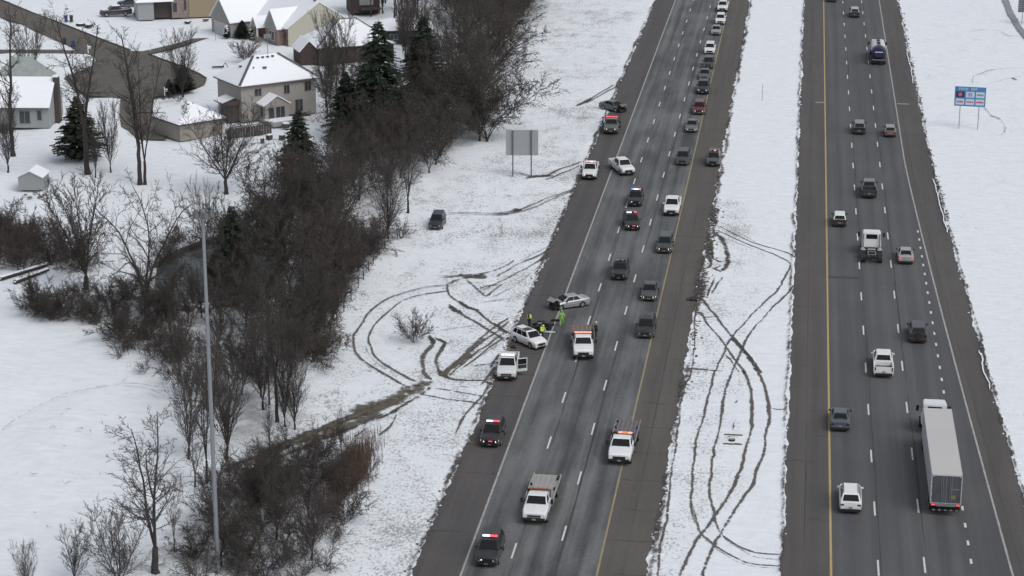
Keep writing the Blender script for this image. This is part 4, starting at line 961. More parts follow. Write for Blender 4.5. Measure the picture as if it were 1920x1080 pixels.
# semi-trailer with tractor
L_ = 16.1; x_, y_ = G(1772, 958, .5); t = empty('semi_trailer', (x_, y_ + L_ / 2, .019), math.pi, 'long white box trailer with dark rear doors, pulled along the outer lane', 'trailer')
zt = 3.75; zf = 1.12
mb = MB(); mb.box((0, 0, (zt + zf) / 2), (2.55, L_ - .06, zt - zf)); bx = mb.obj('box', M['trailerside'], t)
mb = MB(); mb.box((0, 0, zt + .006), (2.50, L_ - .1, .03)); mb.obj('roof', M['trailer'], t)
mb = MB()
for k in range(1, 16):
    for s in (-1, 1): mb.box((s * 1.277, -L_ / 2 + k * L_ / 16, (zt + zf) / 2), (.006, .035, zt - zf - .2))
mb.obj('panel_seam', M['galv'], bx)
rbm = None
for k in range(1, 7):
    if rbm is None: mb = MB(); mb.box((0, 0, 0), (2.48, .05, .006)); rbm = mb.mesh('roof_bow', M['trailerside'])
    link('roof_bow', rbm, bx, (0, -L_ / 2 + k * L_ / 7, zt + .024))
mb = MB()
for s in (-1, 1): mb.box((s * 1.262, 0, zt - .04), (.05, L_ - .04, .1)); mb.box((s * 1.262, 0, zf + .05), (.05, L_ - .04, .12))
mb.obj('side_rail', M['steel'], bx)
for s in (-1, 1):
    mb = MB(); mb.box((s * .60, L_ / 2 - .0, (zt + zf) / 2), (1.14, .06, zt - zf - .22)); d_ = mb.obj('rear_door', M['door_d'], t)
    for k in (.28, .42):
        mb = MB(); mb.tube((s * k, L_ / 2 + .05, zf + .12), (s * k, L_ / 2 + .05, zt - .15), .025, n=6); mb.obj('lock_rod', M['steel'], d_)
    for z_ in (1.7, 2.3, 2.9, 3.4):
        mb = MB(); mb.box((s * 1.15, L_ / 2 + .045, z_), (.1, .03, .06)); mb.obj('hinge', M['frame'], d_)
    mb = MB(); mb.box((s * 1.245, L_ / 2 + .01, (zt + zf) / 2), (.06, .07, zt - zf)); mb.obj('door_post', M['trailerside'], t)
    mb = MB(); mb.box((s * 1.02, L_ / 2 + .01, zf - .10), (.34, .06, .13)); mb.obj('tail_light', M['taillit'], t)
    mb = MB(); mb.box((s * 1.08, L_ / 2 + .05, zt - .16), (.07, .03, .05)); mb.obj('marker_lamp', M['white'], t)
mb = MB(); mb.box((0, L_ / 2 + .01, zt - .05), (2.5, .07, .1)); mb.obj('door_header', M['trailerside'], t)
mb = MB(); mb.box((0, L_ / 2 + .0, zf - .12), (1.6, .08, .2)); mb.obj('sill', M['steel'], t)
mb = MB(); mb.box((-0.62, L_ / 2 + .05, 1.75), (.34, .02, .34)); mb.obj('placard', simple('placard_yellow', (.20, .18, .06), .6, 0, .2, 4), t)
mb = MB(); mb.box((-0.65, L_ / 2 + .045, 2.45), (.75, .02, .09)); mb.obj('logo_strip', simple('logo_grey', (.18, .18, .20), .6), t)
mb = MB(); mb.box((0, L_ / 2 - .05, .55), (2.3, .1, .12)); [mb.box((s * .5, L_ / 2 - .05, .8), (.08, .08, .5)) for s in (-1, 1)]; ug = mb.obj('underride_guard', M['black'], t)
for i in range(5):
    mb = MB(); mb.box((-.96 + .48 * i, L_ / 2 + .01, .55), (.2, .02, .09)); mb.obj('reflector', M['plate'], ug)
mb = MB(); [mb.box((s * .5, 1, .95), (.12, 14, .2)) for s in (-1, 1)]; mb.obj('frame_rail', M['frame'], t)
heavywheels(t, [(L_ / 2 - 1.4, True), (L_ / 2 - 2.75, True)], W=1.27)
# its tractor: the trailer nose sits on the tractor frame
ty = y_ + L_ - .9
t = empty('road_tractor', (x_ - .02, ty + 3.6 , .019), math.pi, 'white tractor unit pulling the long white box trailer', 'truck')
bigcab(t, -3.7, -.35, pmw, roofz=3.05, hood=1.5)
mb = MB(); [mb.box((s * .42, 1.9, .85), (.14, 4.4, .24)) for s in (-1, 1)]; mb.obj('frame_rail', M['frame'], t)
heavywheels(t, [(-2.6, False), (2.0, True), (3.35, True)])

# ------------------------------------------------------------------ crash debris and people
q = G(1014, 617); rnd = random.Random(8)
mb = MB()
for _ in range(26):
    mb.box((rnd.gauss(0, .5), rnd.gauss(0, .55), rnd.uniform(.08, .55)), (rnd.uniform(.2, .6), rnd.uniform(.15, .5), rnd.uniform(.1, .35)), rnd.random() * 3)
for a, b_ in (((-.8, -.6, .3), (.9, .4, .35)), ((-.5, .8, .25), (.7, -.5, .5))): mb.tube(a, b_, .06, n=6)
e = empty('torn_out_engine', (q[0], q[1], .02), 0, 'torn-out engine and tangled black wreckage between the white car and the workers', 'wreckage')
mb.obj('engine_block', M['black'], e, .02)
mb = MB(); mb.tube((.1, .9, .33), (.32, .95, .33), .32, n=16); mb.obj('wheel', M['tyre'], e)
mb = MB(); mb.box((-.1, 0, .62), (.45, .35, .12)); mb.box((.2, -.3, .5), (.25, .2, .1)); mb.obj('pale_casting', M['steel'], e, .03)
for (px, py, sx, sy, rz, mt, nm, lb, cat) in (
    (1030, 625, 1.3, .28, .15, 'signpale', 'broken_trim', 'pale strip of broken bodywork beside the yellow-jacketed worker', 'debris'),
    (1040, 624, .45, .4, .5, 'black', 'broken_part', 'small black car part lying right on the edge line', 'debris'),
    (1042, 603, 1.0, .22, 0, 'black', 'broken_trim', 'black strip of car trim left of the worker in lime suit', 'debris'),
    (962, 652, .5, .5, .4, 'black', 'broken_part', 'black fragment behind the rear wheel of the white car', 'debris'),
    (952, 636, .4, .3, .2, 'red_', 'broken_lamp', 'reddish fragment in the snow beside the white car', 'debris'),
    (1300, 562, 1.1, 1.3, .3, 'black', 'tyre_debris', 'heap of dark debris on the inner shoulder beside the ditch', 'debris')):
    x, y = G(px, py); mb = MB(); rr = random.Random(px)
    for _ in range(6): mb.box((rr.gauss(0, sx * .22), rr.gauss(0, sy * .25), .06 + rr.random() * .1), (sx * rr.uniform(.35, .7), sy * rr.uniform(.3, .7), .07 + .1 * rr.random()), rz + rr.uniform(-.3, .3))
    tag(mb.obj(nm, M['brick'] if mt == 'red_' else M[mt], None, .01, loc=(x, y, .02)), lb, cat)
def skinobj(name, pts, edges, rad, mat, parent, root=0, sub=1):
    me = bpy.data.meshes.new(name); me.from_pydata(pts, edges, []); me.materials.append(mat)
    ob = link(name, me, parent); md = ob.modifiers.new('Skin', 'SKIN')
    for i, v in enumerate(me.skin_vertices[0].data): v.radius = (rad[i], rad[i]); v.use_root = (i == root)
    if sub: s_ = ob.modifiers.new('Sub', 'SUBSURF'); s_.levels = sub; s_.render_levels = sub
    return ob
def person(px, py, rz, label, pose, jacket, trousers, hat=None, arms=None, hair='cloth'):
    x, y = G(px, py); t = empty('person', (x, y, .02), rz, label, 'person', None)
    # joints: pelvis, chest, neck, head, shoulders, elbows, wrists, hips, knees, ankles, toes; the figure faces -Y
    lean = 0.0 if pose != 'bend' else .75
    dz = 0 if pose != 'bend' else -.12
    pel = (0, 0, .95 + dz); che = (0, -.32 * lean, 1.32 + dz - .12 * lean); nek = (0, -.50 * lean, 1.50 + dz - .22 * lean); hed = (0, -.60 * lean - .02, 1.68 + dz - .28 * lean)
    sh = [(s * .20, che[1] - .10 * lean, che[2] + .12) for s in (-1, 1)]
    arms = arms or [((-.28, -.05, 1.15), (-.30, -.16, .92)), ((.28, -.05, 1.15), (.30, -.16, .92))]
    st = .10 if pose != 'walk' else .13; fy = (0, 0) if pose != 'walk' else (-.22, .22)
    hip = [(s * .10, 0, .90 + dz) for s in (-1, 1)]; kn = [(s * (st + .02), fy[i] * .5 - (.12 if pose == 'bend' else .02), .50 + dz * .4) for i, s in enumerate((-1, 1))]; an = [(s * (st + .03), fy[i], .09) for i, s in enumerate((-1, 1))]; to = [(a_[0] * 1.1, a_[1] - .17, .045) for a_ in an]
    pts = [pel, che, nek, hed] + sh + [arms[0][0], arms[1][0], arms[0][1], arms[1][1]] + hip + kn + an + to
    ed = [(0, 1), (1, 2), (2, 3), (1, 4), (1, 5), (4, 6), (5, 7), (6, 8), (7, 9), (0, 10), (0, 11), (10, 12), (11, 13), (12, 14), (13, 15), (14, 16), (15, 17)]
    rad = [.13, .14, .06, .105, .07, .07, .045, .045, .03, .03, .09, .09, .06, .06, .045, .045, .04, .04]
    skinobj('body', pts, ed, rad, M['skin'], t)
    # jacket (torso and sleeves), trousers, boots as clothing over the continuous figure
    jp = [(pel[0], pel[1], pel[2] - .05), che, (nek[0], nek[1], nek[2] - .05)] + sh + [arms[0][0], arms[1][0]] + [tuple(lerp(arms[i][0][k], arms[i][1][k], .85) for k in range(3)) for i in (0, 1)]
    skinobj('jacket', jp, [(0, 1), (1, 2), (1, 3), (1, 4), (3, 5), (4, 6), (5, 7), (6, 8)], [.185, .19, .09, .10, .10, .075, .075, .06, .06], M[jacket], t)
    tp = [(pel[0], pel[1], pel[2] - .02)] + hip + kn + [(a_[0], a_[1], .14) for a_ in an]
    skinobj('trousers', tp, [(0, 1), (0, 2), (1, 3), (2, 4), (3, 5), (4, 6)], [.16, .12, .12, .09, .09, .08, .08], M[trousers], t)
    for i in (0, 1): skinobj('boot', [(an[i][0], an[i][1] + .03, .08), to[i]], [(0, 1)], [.07, .055], M['black'], t)
    mb = MB(); rings = []
    for k in range(6):
        a_ = k / 5 * math.pi / 2; rings.append([(hed[0] + .125 * math.cos(a_) * math.cos(u) * (1 if k < 5 else .05), hed[1] + .02 + .135 * math.cos(a_) * math.sin(u) * (1 if k < 5 else .05), hed[2] + .02 + .15 * math.sin(a_)) for u in [i * math.pi / 5 for i in range(10)]])
    mb.add([v for r_ in rings for v in r_], [(i * 10 + j, i * 10 + (j + 1) % 10, (i + 1) * 10 + (j + 1) % 10, (i + 1) * 10 + j) for i in range(5) for j in range(10)])
    mb.obj('hat' if hat else 'hair', M[hat or hair], t)
    # hands: palm with five fingers
    for i, s in enumerate((-1, 1)):
        w_ = Vector(arms[i][1]); d_ = (w_ - Vector(arms[i][0])).normalized(); sd = Vector((1, 0, 0)) if abs(d_.x) < .8 else Vector((0, 1, 0)); c = w_ + d_ * .05
        mb = MB(); mb.tube(w_, w_ + d_ * .09, .032, .04, n=6)
        for k in range(4):
            b0 = w_ + d_ * .09 + sd * (.018 * (k - 1.5)); mb.tube(b0, b0 + d_ * (.05 + .01 * (1.5 - abs(k - 1.5))) + Vector((0, -.02, 0)), .010, .008, n=5)
        mb.tube(w_ + d_ * .03, w_ + d_ * .07 + sd * (-.05 * s), .012, .009, n=5); mb.obj('hand', M['skin'] if jacket != 'lime' else M['cloth'], t)
    # face: nose, eyes, mouth
    mb = MB(); mb.add([(hed[0] - .015, hed[1] - .10, hed[2] - .02), (hed[0] + .015, hed[1] - .10, hed[2] - .02), (hed[0], hed[1] - .135, hed[2] - .02), (hed[0], hed[1] - .10, hed[2] + .03)], [(0, 1, 2), (0, 2, 3), (2, 1, 3)]); mb.obj('nose', M['skin'], t)
    mb = MB()
    for s in (-1, 1): mb.box((hed[0] + s * .035, hed[1] - .103, hed[2] + .03), (.022, .012, .012))
    mb.box((hed[0], hed[1] - .10, hed[2] - .05), (.05, .012, .01)); mb.obj('face_features', M['cloth'], t)
    return t
reach = lambda z_: [((-.25, -.42, z_), (-.16, -.66, z_ - .05)), ((.25, -.42, z_), (.16, -.66, z_ - .05))]
p1 = person(992.5, 615, R(70), 'person in dark clothes and hi-vis vest standing behind the white car', 'stand', 'cloth', 'cloth', None, [((-.27, -.10, 1.15), (-.22, -.34, 1.05)), ((.28, -.02, 1.15), (.30, -.08, .90))])
mb = MB(); mb.hexa([(-.235, -.20, 1.02), (.235, -.20, 1.02), (.235, .20, 1.02), (-.235, .20, 1.02), (-.20, -.185, 1.48), (.20, -.185, 1.48), (.20, .185, 1.48), (-.20, .185, 1.48)]); mb.obj('hi_vis_vest', M['yellow'], p1, .06)
person(1053, 612, R(15), 'person in full lime green suit standing in front of the wrecked saloon', 'walk', 'lime', 'lime', 'lime', [((-.32, -.05, 1.15), (-.44, -.12, .95)), ((.30, -.02, 1.15), (.36, -.05, .92))])
person(1015, 637, R(160), 'person in bright yellow jacket bending over beside the white car', 'bend', 'yellow', 'cloth', 'yellow', reach(.75))
p4 = person(1117.5, 634, R(-80), 'person in black with pale cap standing at the side of the rusty-bed tow truck', 'stand', 'cloth', 'cloth', 'signpale', [((-.27, -.14, 1.18), (-.2, -.40, 1.2)), ((.27, -.14, 1.18), (.2, -.40, 1.2))])
# ------------------------------------------------------------------ roadside furniture
def post_sign(pa, pb, top, bot, lft, rgt, label, back=True):
    a = Vector((*G(*pa), 0)); b_ = Vector((*G(*pb), 0)); c = (a + b_) / 2; u = (b_ - a); u.z = 0; sp = u.length; u.normalize()
    rz = math.atan2(u.y, u.x)
    return c, rz, sp
def height_at(x, y, py):
    lo, hi = 0.0, 60.0
    for _ in range(40):
        z = (lo + hi) / 2
        if project(x, y, z)[1] > py: lo = z
        else: hi = z
    return z
# blank back of a big sign on two posts
a = G(961.5, 331); b_ = G(996, 331)
c = ((a[0] + b_[0]) / 2, (a[1] + b_[1]) / 2); sp = math.hypot(a[0] - b_[0], a[1] - b_[1]); rz = math.atan2(b_[1] - a[1], b_[0] - a[0])
zt = height_at(c[0], c[1], 244); zb_ = height_at(c[0], c[1], 291.5); k = sp / 34.5
t = empty('road_sign', (c[0], c[1], 0), rz, 'large blank grey sign back on two posts in the snowy verge', 'sign')
mb = MB(); mb.box((0, 0.10, (zt + zb_) / 2), (60.5 * k, .04, zt - zb_)); pn = mb.obj('panel', M['alum'], t)
mb = MB()
for i in range(1, 3): mb.box((0, 0.075, lerp(zb_, zt, i / 3)), (59 * k, .02, .05))
mb.obj('panel_rib', M['alum'], t)
for s in (-1, 1):
    mb = MB(); mb.box((s * sp / 2, -.03, zt / 2), (.17, .16, zt)); mb.obj('post', M['postdark'], t)
# blue services sign
a = G(1798.5, 239.5); b_ = G(1832, 245); c = ((a[0] + b_[0]) / 2, (a[1] + b_[1]) / 2); sp = math.hypot(a[0] - b_[0], a[1] - b_[1]); rz = math.atan2(b_[1] - a[1], b_[0] - a[0])
rz = YAW + R(-14); sp = 34 * G(1799, 242)[1] / FPX
zt = height_at(c[0], c[1], 163); zb_ = height_at(c[0], c[1], 199.5)
t = empty('services_sign', (c[0], c[1], 0), rz, 'blue services sign with six small logo panels on two posts', 'sign')
W_ = 56.5 * 325 / FPX; Hh = zt - zb_
mb = MB(); mb.box((0, 0, (zt + zb_) / 2), (W_, .05, Hh)); mb.obj('panel', M['signblue'], t)
for s in (-1, 1):
    mb = MB(); mb.box((s * sp / 2 * 1.02, .09, (zt - .2) / 2), (.13, .1, zt - .2)); mb.obj('post', M['steel'], t)
cols = ['signnavy', 'signpale', 'signpale', 'signpale', 'signpale', 'signpale']; W3 = W_ / 3
for i in range(6):
    cx = (-1 + i % 3) * W3 * .96; cz = zb_ + Hh * (.60 if i < 3 else .225); mb = MB(); mb.box((cx, -.035, cz), (W3 * .82, .02, Hh * .30)); lp = mb.obj('logo_panel', M[cols[i]], t)
    mb = MB()
    if i == 0: mb.tube((cx, -.055, cz), (cx, -.045, cz), W3 * .19, n=16); mt = 'signred'
    elif i == 1:
        for sx in (-1, 1): mb.box((cx + sx * W3 * .11, -.055, cz), (W3 * .13, .01, Hh * .2))
        mb.box((cx, -.055, cz + Hh * .03), (W3 * .2, .01, Hh * .04)); mt = 'signgrey'
    elif i == 2: mb.box((cx, -.055, cz), (W3 * .62, .01, Hh * .09)); mt = 'signgrey'
    elif i == 3: mb.box((cx + W3 * .1, -.055, cz), (W3 * .42, .01, Hh * .09)); mb.box((cx - W3 * .22, -.055, cz), (W3 * .16, .01, Hh * .09)); mt = 'signred'
    elif i == 4: mb.box((cx, -.055, cz), (W3 * .66, .01, Hh * .07)); mt = 'signred'
    else: mb.box((cx, -.055, cz), (W3 * .7, .01, Hh * .08)); mb.tube((cx, -.055, cz + .05), (cx, -.045, cz + .05), W3 * .1, n=10); mt = 'signred'
    mb.obj('logo', M[mt], lp)
def text(s, size, mat, parent, loc):
    cu = bpy.data.curves.new('lettering', 'FONT'); cu.body = s; cu.size = size; cu.extrude = .004; cu.align_x = 'CENTER'; cu.align_y = 'CENTER'
    ob = bpy.data.objects.new('lettering', cu); col.objects.link(ob); bpy.context.view_layer.update()
    me = bpy.data.meshes.new_from_object(ob.evaluated_get(bpy.context.evaluated_depsgraph_get())); bpy.data.objects.remove(ob)
    me.materials.append(mat); o = link('lettering', me, parent, loc); o.rotation_euler = (R(90), 0, 0); return o
text('FOOD', Hh * .16, M['white'], t, (-W_ * .22, -.05, zb_ + Hh * .88)); text('EXIT', Hh * .16, M['white'], t, (W_ * .12, -.05, zb_ + Hh * .88))
# thin marker post on the far median
x, y = G(1429, 189); mb = MB(); mb.box((0, 0, 1.3), (.09, .05, 2.6)); tag(mb.obj('marker_post', M['steel'], loc=(x, y, 0)), 'thin grey marker post standing alone in the median snow', 'post')
# dark sign back in the far right corner
x, y = G(1916, 46); t = empty('road_sign', (x, y, 0), YAW, 'dark slatted sign back at the upper right corner of the view', 'sign')
for i in range(7):
    mb = MB(); mb.box((1.7, 0, 2.5 + i * .42), (5.2, .06, .38)); mb.obj('plank', M['shingle'], t)
for x_ in (0.0, 3.6):
    mb = MB(); mb.box((x_ - 1.1 * (x_ == 0) * 0, .1, 3.0), (.12, .12, 6.0)); mb.obj('post', M['steel'], t)
# drainage inlet in the median
x, y = G(1372, 826); t = empty('drain_inlet', (x, y, 0), 0, 'round drain inlet with two concrete bars sunk in the median snow', 'drain')
mb = MB(); mb.tube((0, 0, 0), (0, 0, .12), .30, n=18); mb.obj('grate', M['frame'], t)
mb = MB(); mb.tube((0, 0, .121), (0, 0, .14), .20, n=14); mb.obj('lid', M['steel'], t)
for dy in (-.95, 1.4):
    mb = MB(); mb.box((0.1, dy, .04), (1.7, .2, .06)); mb.obj('bar', M['mud'], t)
# creek-like dark path at the far right
rb = ribbon('ditch', [(1878, -20), (1886, 5), (1893, 20), (1900, 35), (1910, 52), (1925, 70), (1940, 85)], 1.2, simple('wet_ditch', (.24, .25, .27), .6, 0, .3, .5)); 
# high-mast lamp
x, y = G(409, 1072); t = empty('high_mast_lamp', (x, y, 0), 0, 'very tall grey lamp mast rising out of the trees', 'street lamp')
hm = height_at(x, y, 396)
mb = MB()
for i in range(6):
    z0, z1 = hm * i / 6, hm * (i + 1) / 6; mb.tube((0, 0, z0), (0, 0, z1), lerp(.20, .11, i / 6), lerp(.20, .11, (i + 1) / 6), n=14)
mb.obj('mast', M['galv'], t)
mb = MB(); mb.tube((0, 0, hm - .5), (0, 0, hm + .1), .2, .16, n=12); mb.obj('head_frame', M['galv'], t)
mb = MB(); n_ = 16
for i in range(n_):
    a_, b2 = i * 6.2832 / n_, (i + 1) * 6.2832 / n_; mb.tube((.55 * math.cos(a_), .55 * math.sin(a_), hm - .2), (.55 * math.cos(b2), .55 * math.sin(b2), hm - .2), .04, n=5)
for i in range(4):
    a_ = i * 1.5708; mb.tube((0, 0, hm - .2), (.55 * math.cos(a_), .55 * math.sin(a_), hm - .2), .035, n=5)
mb.obj('ring', M['postdark'], t)
for i in range(5):
    a_ = i * 1.2566 + .3; mb = MB(); mb.tube((.62 * math.cos(a_), .62 * math.sin(a_), hm - .42), (.62 * math.cos(a_), .62 * math.sin(a_), hm + .02), .30, .14, n=12); l_ = mb.obj('lamp', M['postdark'], t)
    mb = MB(); mb.tube((.62 * math.cos(a_), .62 * math.sin(a_), hm - .46), (.62 * math.cos(a_), .62 * math.sin(a_), hm - .42), .21, n=12); mb.obj('lens', M['plate'], l_)
# fence along the wood edge
def fence(pix, label, h=1.3, gap=3.0):
    g = smooth([G(*p) for p in pix], gap); c = g[0]; t = empty('wire_fence', (c[0], c[1], 0), 0, label, 'fence')
    pm_ = None; mb = MB()
    for (p, q) in zip(g, g[1:]):
        for z_ in (.35, .8, h): mb.tube((p[0] - c[0], p[1] - c[1], z_), (q[0] - c[0], q[1] - c[1], z_), .018, n=4, caps=False)
    mb.obj('wire', M['steel'], t)
    for p in g:
        if pm_ is None: m_ = MB(); m_.box((0, 0, h / 2), (.09, .09, h)); pm_ = m_.mesh('post', M['darkwood'])
        link('post', pm_, t, (p[0] - c[0], p[1] - c[1], 0))
fence([(745, 447), (722, 466), (700, 495), (672, 540), (645, 585), (620, 630), (602, 665)], 'low wire fence along the trees beside the verge')
fence([(786, 182), (815, 192), (850, 200), (880, 203)], 'dark low fence between bare trees behind the spruce', 1.1)

# ------------------------------------------------------------------ houses
def V2(a, b_): return (b_[0] - a[0], b_[1] - a[1])
class Frame:
    def __init__(s, N, rz): s.N = N; s.rz = rz; s.u = (math.cos(rz), math.sin(rz)); s.v = (-math.sin(rz), math.cos(rz))
    def loc(s, p): d = V2(s.N, p); return (d[0] * s.u[0] + d[1] * s.u[1], d[0] * s.v[0] + d[1] * s.v[1])
def wallbox(mb, x0, x1, y0, y1, z0, z1): mb.box(((x0 + x1) / 2, (y0 + y1) / 2, (z0 + z1) / 2), (x1 - x0, y1 - y0, z1 - z0))
def hip(mb, x0, x1, y0, y1, ze, zr, ov=.45, rl=None, th=.16):
    x0 -= ov; x1 += ov; y0 -= ov; y1 += ov; d = min(x1 - x0, y1 - y0) / 2
    if (x1 - x0) >= (y1 - y0): a, b_ = (x0 + d, (y0 + y1) / 2), (x1 - d, (y0 + y1) / 2)
    else: a, b_ = ((x0 + x1) / 2, y0 + d), ((x0 + x1) / 2, y1 - d)
    if rl is not None:
        c = ((a[0] + b_[0]) / 2, (a[1] + b_[1]) / 2); l = math.hypot(b_[0] - a[0], b_[1] - a[1]) or 1; k = rl / l
        a, b_ = [(c[0] + (p[0] - c[0]) * k, c[1] + (p[1] - c[1]) * k) for p in (a, b_)]
    vs = [(x0, y0, ze), (x1, y0, ze), (x1, y1, ze), (x0, y1, ze), (*a, zr), (*b_, zr), (x0, y0, ze - th), (x1, y0, ze - th), (x1, y1, ze - th), (x0, y1, ze - th)]
    if (x1 - x0) >= (y1 - y0): fs = [(0, 1, 5, 4), (1, 2, 5), (2, 3, 4, 5), (3, 0, 4)]
    else: fs = [(0, 1, 4), (1, 2, 5, 4), (2, 3, 5), (3, 0, 4, 5)]
    mb.add(vs, fs + [(6, 7, 1, 0), (7, 8, 2, 1), (8, 9, 3, 2), (9, 6, 0, 3), (9, 8, 7, 6)]); return a, b_
def gable(mb, x0, x1, y0, y1, ze, zr, axis='y', ov=.4, th=.15, oe=None):
    oe = ov if oe is None else oe
    if axis == 'y':
        m_ = (x0 + x1) / 2; s = (zr - ze) / (x1 - m_); P0 = [(x0 - ov, ze - s * ov), (m_, zr), (x1 + ov, ze - s * ov)]; pr = [(p[0], p[1]) for p in P0]
        vs = [(p[0], y0 - oe, p[1]) for p in pr] + [(p[0], y1 + oe, p[1]) for p in pr]; vs += [(v[0], v[1], v[2] + th) for v in vs]
    else:
        m_ = (y0 + y1) / 2; s = (zr - ze) / (y1 - m_); pr = [(y0 - ov, ze - s * ov), (m_, zr), (y1 + ov, ze - s * ov)]
        vs = [(x0 - oe, p[0], p[1]) for p in pr] + [(x1 + oe, p[0], p[1]) for p in pr]; vs += [(v[0], v[1], v[2] + th) for v in vs]
    mb.add(vs, [(6, 7, 10, 9), (7, 8, 11, 10), (0, 3, 4, 1), (1, 4, 5, 2), (0, 1, 7, 6), (1, 2, 8, 7), (3, 9, 10, 4), (4, 10, 11, 5), (0, 6, 9, 3), (2, 5, 11, 8)])
def gablewall(mb, x0, x1, y0, y1, z0, ze, zr, axis='y'):
    if axis == 'y': m_ = (x0 + x1) / 2; vs = [(x0, y0, z0), (x1, y0, z0), (x1, y0, ze), (m_, y0, zr), (x0, y0, ze)]; vs += [(v[0], y1, v[2]) for v in vs]
    else: m_ = (y0 + y1) / 2; vs = [(x0, y0, z0), (x0, y1, z0), (x0, y1, ze), (x0, m_, zr), (x0, y0, ze)]; vs += [(x1, v[1], v[2]) for v in vs]
    mb.add(vs, [(0, 1, 2, 3, 4), (9, 8, 7, 6, 5)] + [(i, i + 5, (i + 1) % 5 + 5, (i + 1) % 5) for i in range(5)])
def window(t, x, y, z, w_, h_, face='-y', frame='beiged', cols_=2, mat='window', name='window'):
    # outer frame mesh with a pane set in front
    def tr(mb_, c, d):
        if face == '-y': mb_.box((x + c[0], y - c[1], z + c[2]), d)
        elif face == '+y': mb_.box((x + c[0], y + c[1], z + c[2]), d)
        elif face == '-x': mb_.box((x - c[1], y + c[0], z + c[2]), (d[1], d[0], d[2]))
        else: mb_.box((x + c[1], y + c[0], z + c[2]), (d[1], d[0], d[2]))
    f = .09; mb = MB(); tr(mb, (0, .02, h_ / 2), (w_ + f, .08, f)); tr(mb, (0, .02, -h_ / 2), (w_ + f, .08, f)); tr(mb, (-w_ / 2, .02, 0), (f, .08, h_)); tr(mb, (w_ / 2, .02, 0), (f, .08, h_))
    if cols_ > 1: tr(mb, (0, .025, 0), (.06, .07, h_))
    fo = mb.obj(name, M[frame], t)
    mb = MB(); tr(mb, (0, .01, 0), (w_ - .02, .04, h_ - .02)); mb.obj('pane', M[mat], fo)
def eave(t, x0, x1, y0, y1, z, mat='shingle', ov=.47):
    mb = MB(); 
    for (a, b_, c, d) in ((x0 - ov, x1 + ov, y0 - ov - .02, y0 - ov + .08), (x0 - ov, x1 + ov, y1 + ov - .08, y1 + ov + .02), (x0 - ov - .02, x0 - ov + .08, y0 - ov, y1 + ov), (x1 + ov - .08, x1 + ov + .02, y0 - ov, y1 + ov)): wallbox(mb, a, b_, c, d, z - .26, z - .11)
    mb.obj('gutter', M[mat], t)
SN = M['snowcap']
# --- big beige house with hip roof
N = G(449, 162, 5.6); Rr = G(598, 144, 5.6); Lf = G(388, 145, 5.6); fr = Frame(N, math.atan2(Rr[1] - N[1], Rr[0] - N[0]))
wx = fr.loc(Rr)[0]; wy = fr.loc(Lf)[1] + .4
t = empty('two_storey_house', (*N, 0), fr.rz, 'two-storey beige house with snowy hip roof and small gabled bay', 'house')
mb = MB(); wallbox(mb, .4, wx - .4, .4, wy - .4, 0, 5.5); mb.obj('wall', M['beige'], t)
mb = MB(); ra, rb_ = hip(mb, .4, wx - .4, .4, wy - .4, 5.62, 9.0, .45); rf = mb.obj('roof', SN, t); eave(t, .4, wx - .4, .4, wy - .4, 5.62)
def ridgestrip(p, q, wd, mat='shingle', par=None, lift=.05):
    p = Vector(p); q = Vector(q); d = (q - p); sd = Vector((-d.y, d.x, 0)).normalized() * wd / 2; up = Vector((0, 0, lift))
    mb_ = MB(); mb_.add([p - sd + up * .2, p + up * 1.6, p + sd + up * .2, q - sd + up * .2, q + up * 1.6, q + sd + up * .2], [(0, 3, 4, 1), (1, 4, 5, 2)]); return mb_.obj('ridge_cap', M[mat], par)
ridgestrip((-.05, -.05, 5.62), (*ra, 9.0), .45, par=rf); ridgestrip((wx + .05, -.05, 5.62), (*rb_, 9.0), .7, par=rf); ridgestrip((wx + .05, wy + .05, 5.62), (*rb_, 9.0), .5, par=rf)
for i in range(4):
    mb = MB(); mb.box((lerp(ra[0], rb_[0], .12 + .2 * i), ra[1] - .55, 8.75), (.35, .35, .2)); mb.obj('roof_vent', M['shingle'], rf)
for (ux, uy, s_) in ((wx * .40, wy * .25, .55), (wx * .27, wy * .27, .2), (wx * .18, wy * .5, .4)):
    zz = 5.7 + (9 - 5.62) * min(uy + .05, ux + .05, 99) / (wy / 2 + .05) + .1; mb = MB(); mb.box((ux, uy, zz), (s_, s_ * .7, .22)); mb.obj('roof_vent', M['shingle'], rf)
window(t, wx * .24, .4, 4.25, 1.15, 1.15); window(t, wx * .60, .4, 4.2, .95, 1.35); window(t, wx * .87, .4, 4.3, 1.1, 1.5); window(t, wx * .75, .4, 1.5, 1.3, 1.9)
# bay with sliding doors
bx0, bx1 = wx * .235, wx * .53; mb = MB(); gablewall(mb, bx0, bx1, -2.0, .38, .0, 2.7, 3.9); mb.obj('bay_wall', M['beige'], t)
mb = MB(); gable(mb, bx0, bx1, -2.0, .36, 2.75, 3.95, ov=.3, oe=.25); mb.obj('bay_roof', SN, t)
window(t, (bx0 + bx1) / 2 - .95, -2.0, 1.35, .95, 1.9, cols_=1); window(t, (bx0 + bx1) / 2 + .55, -2.0, 1.35, 1.5, 1.9)
window(t, bx0, -.9, 1.5, 1.0, 1.5, '-x', cols_=1)
mb = MB(); wallbox(mb, bx0 - .3, bx1 + 1.2, -5.2, -2.05, .02, .5); dk = mb.obj('deck', M['greysid'], t); mb = MB(); wallbox(mb, bx0 - .25, bx1 + .4, -4.2, -2.1, .5, .62); mb.obj('deck_snow', SN, dk)
mb = MB(); wallbox(mb, bx1 + .3, bx1 + 3.2, -3.0, -1.0, .5, .62)
for i in range(5): mb.box((bx1 + .5 + i * .6, -3.0, .8), (.07, .07, .6))
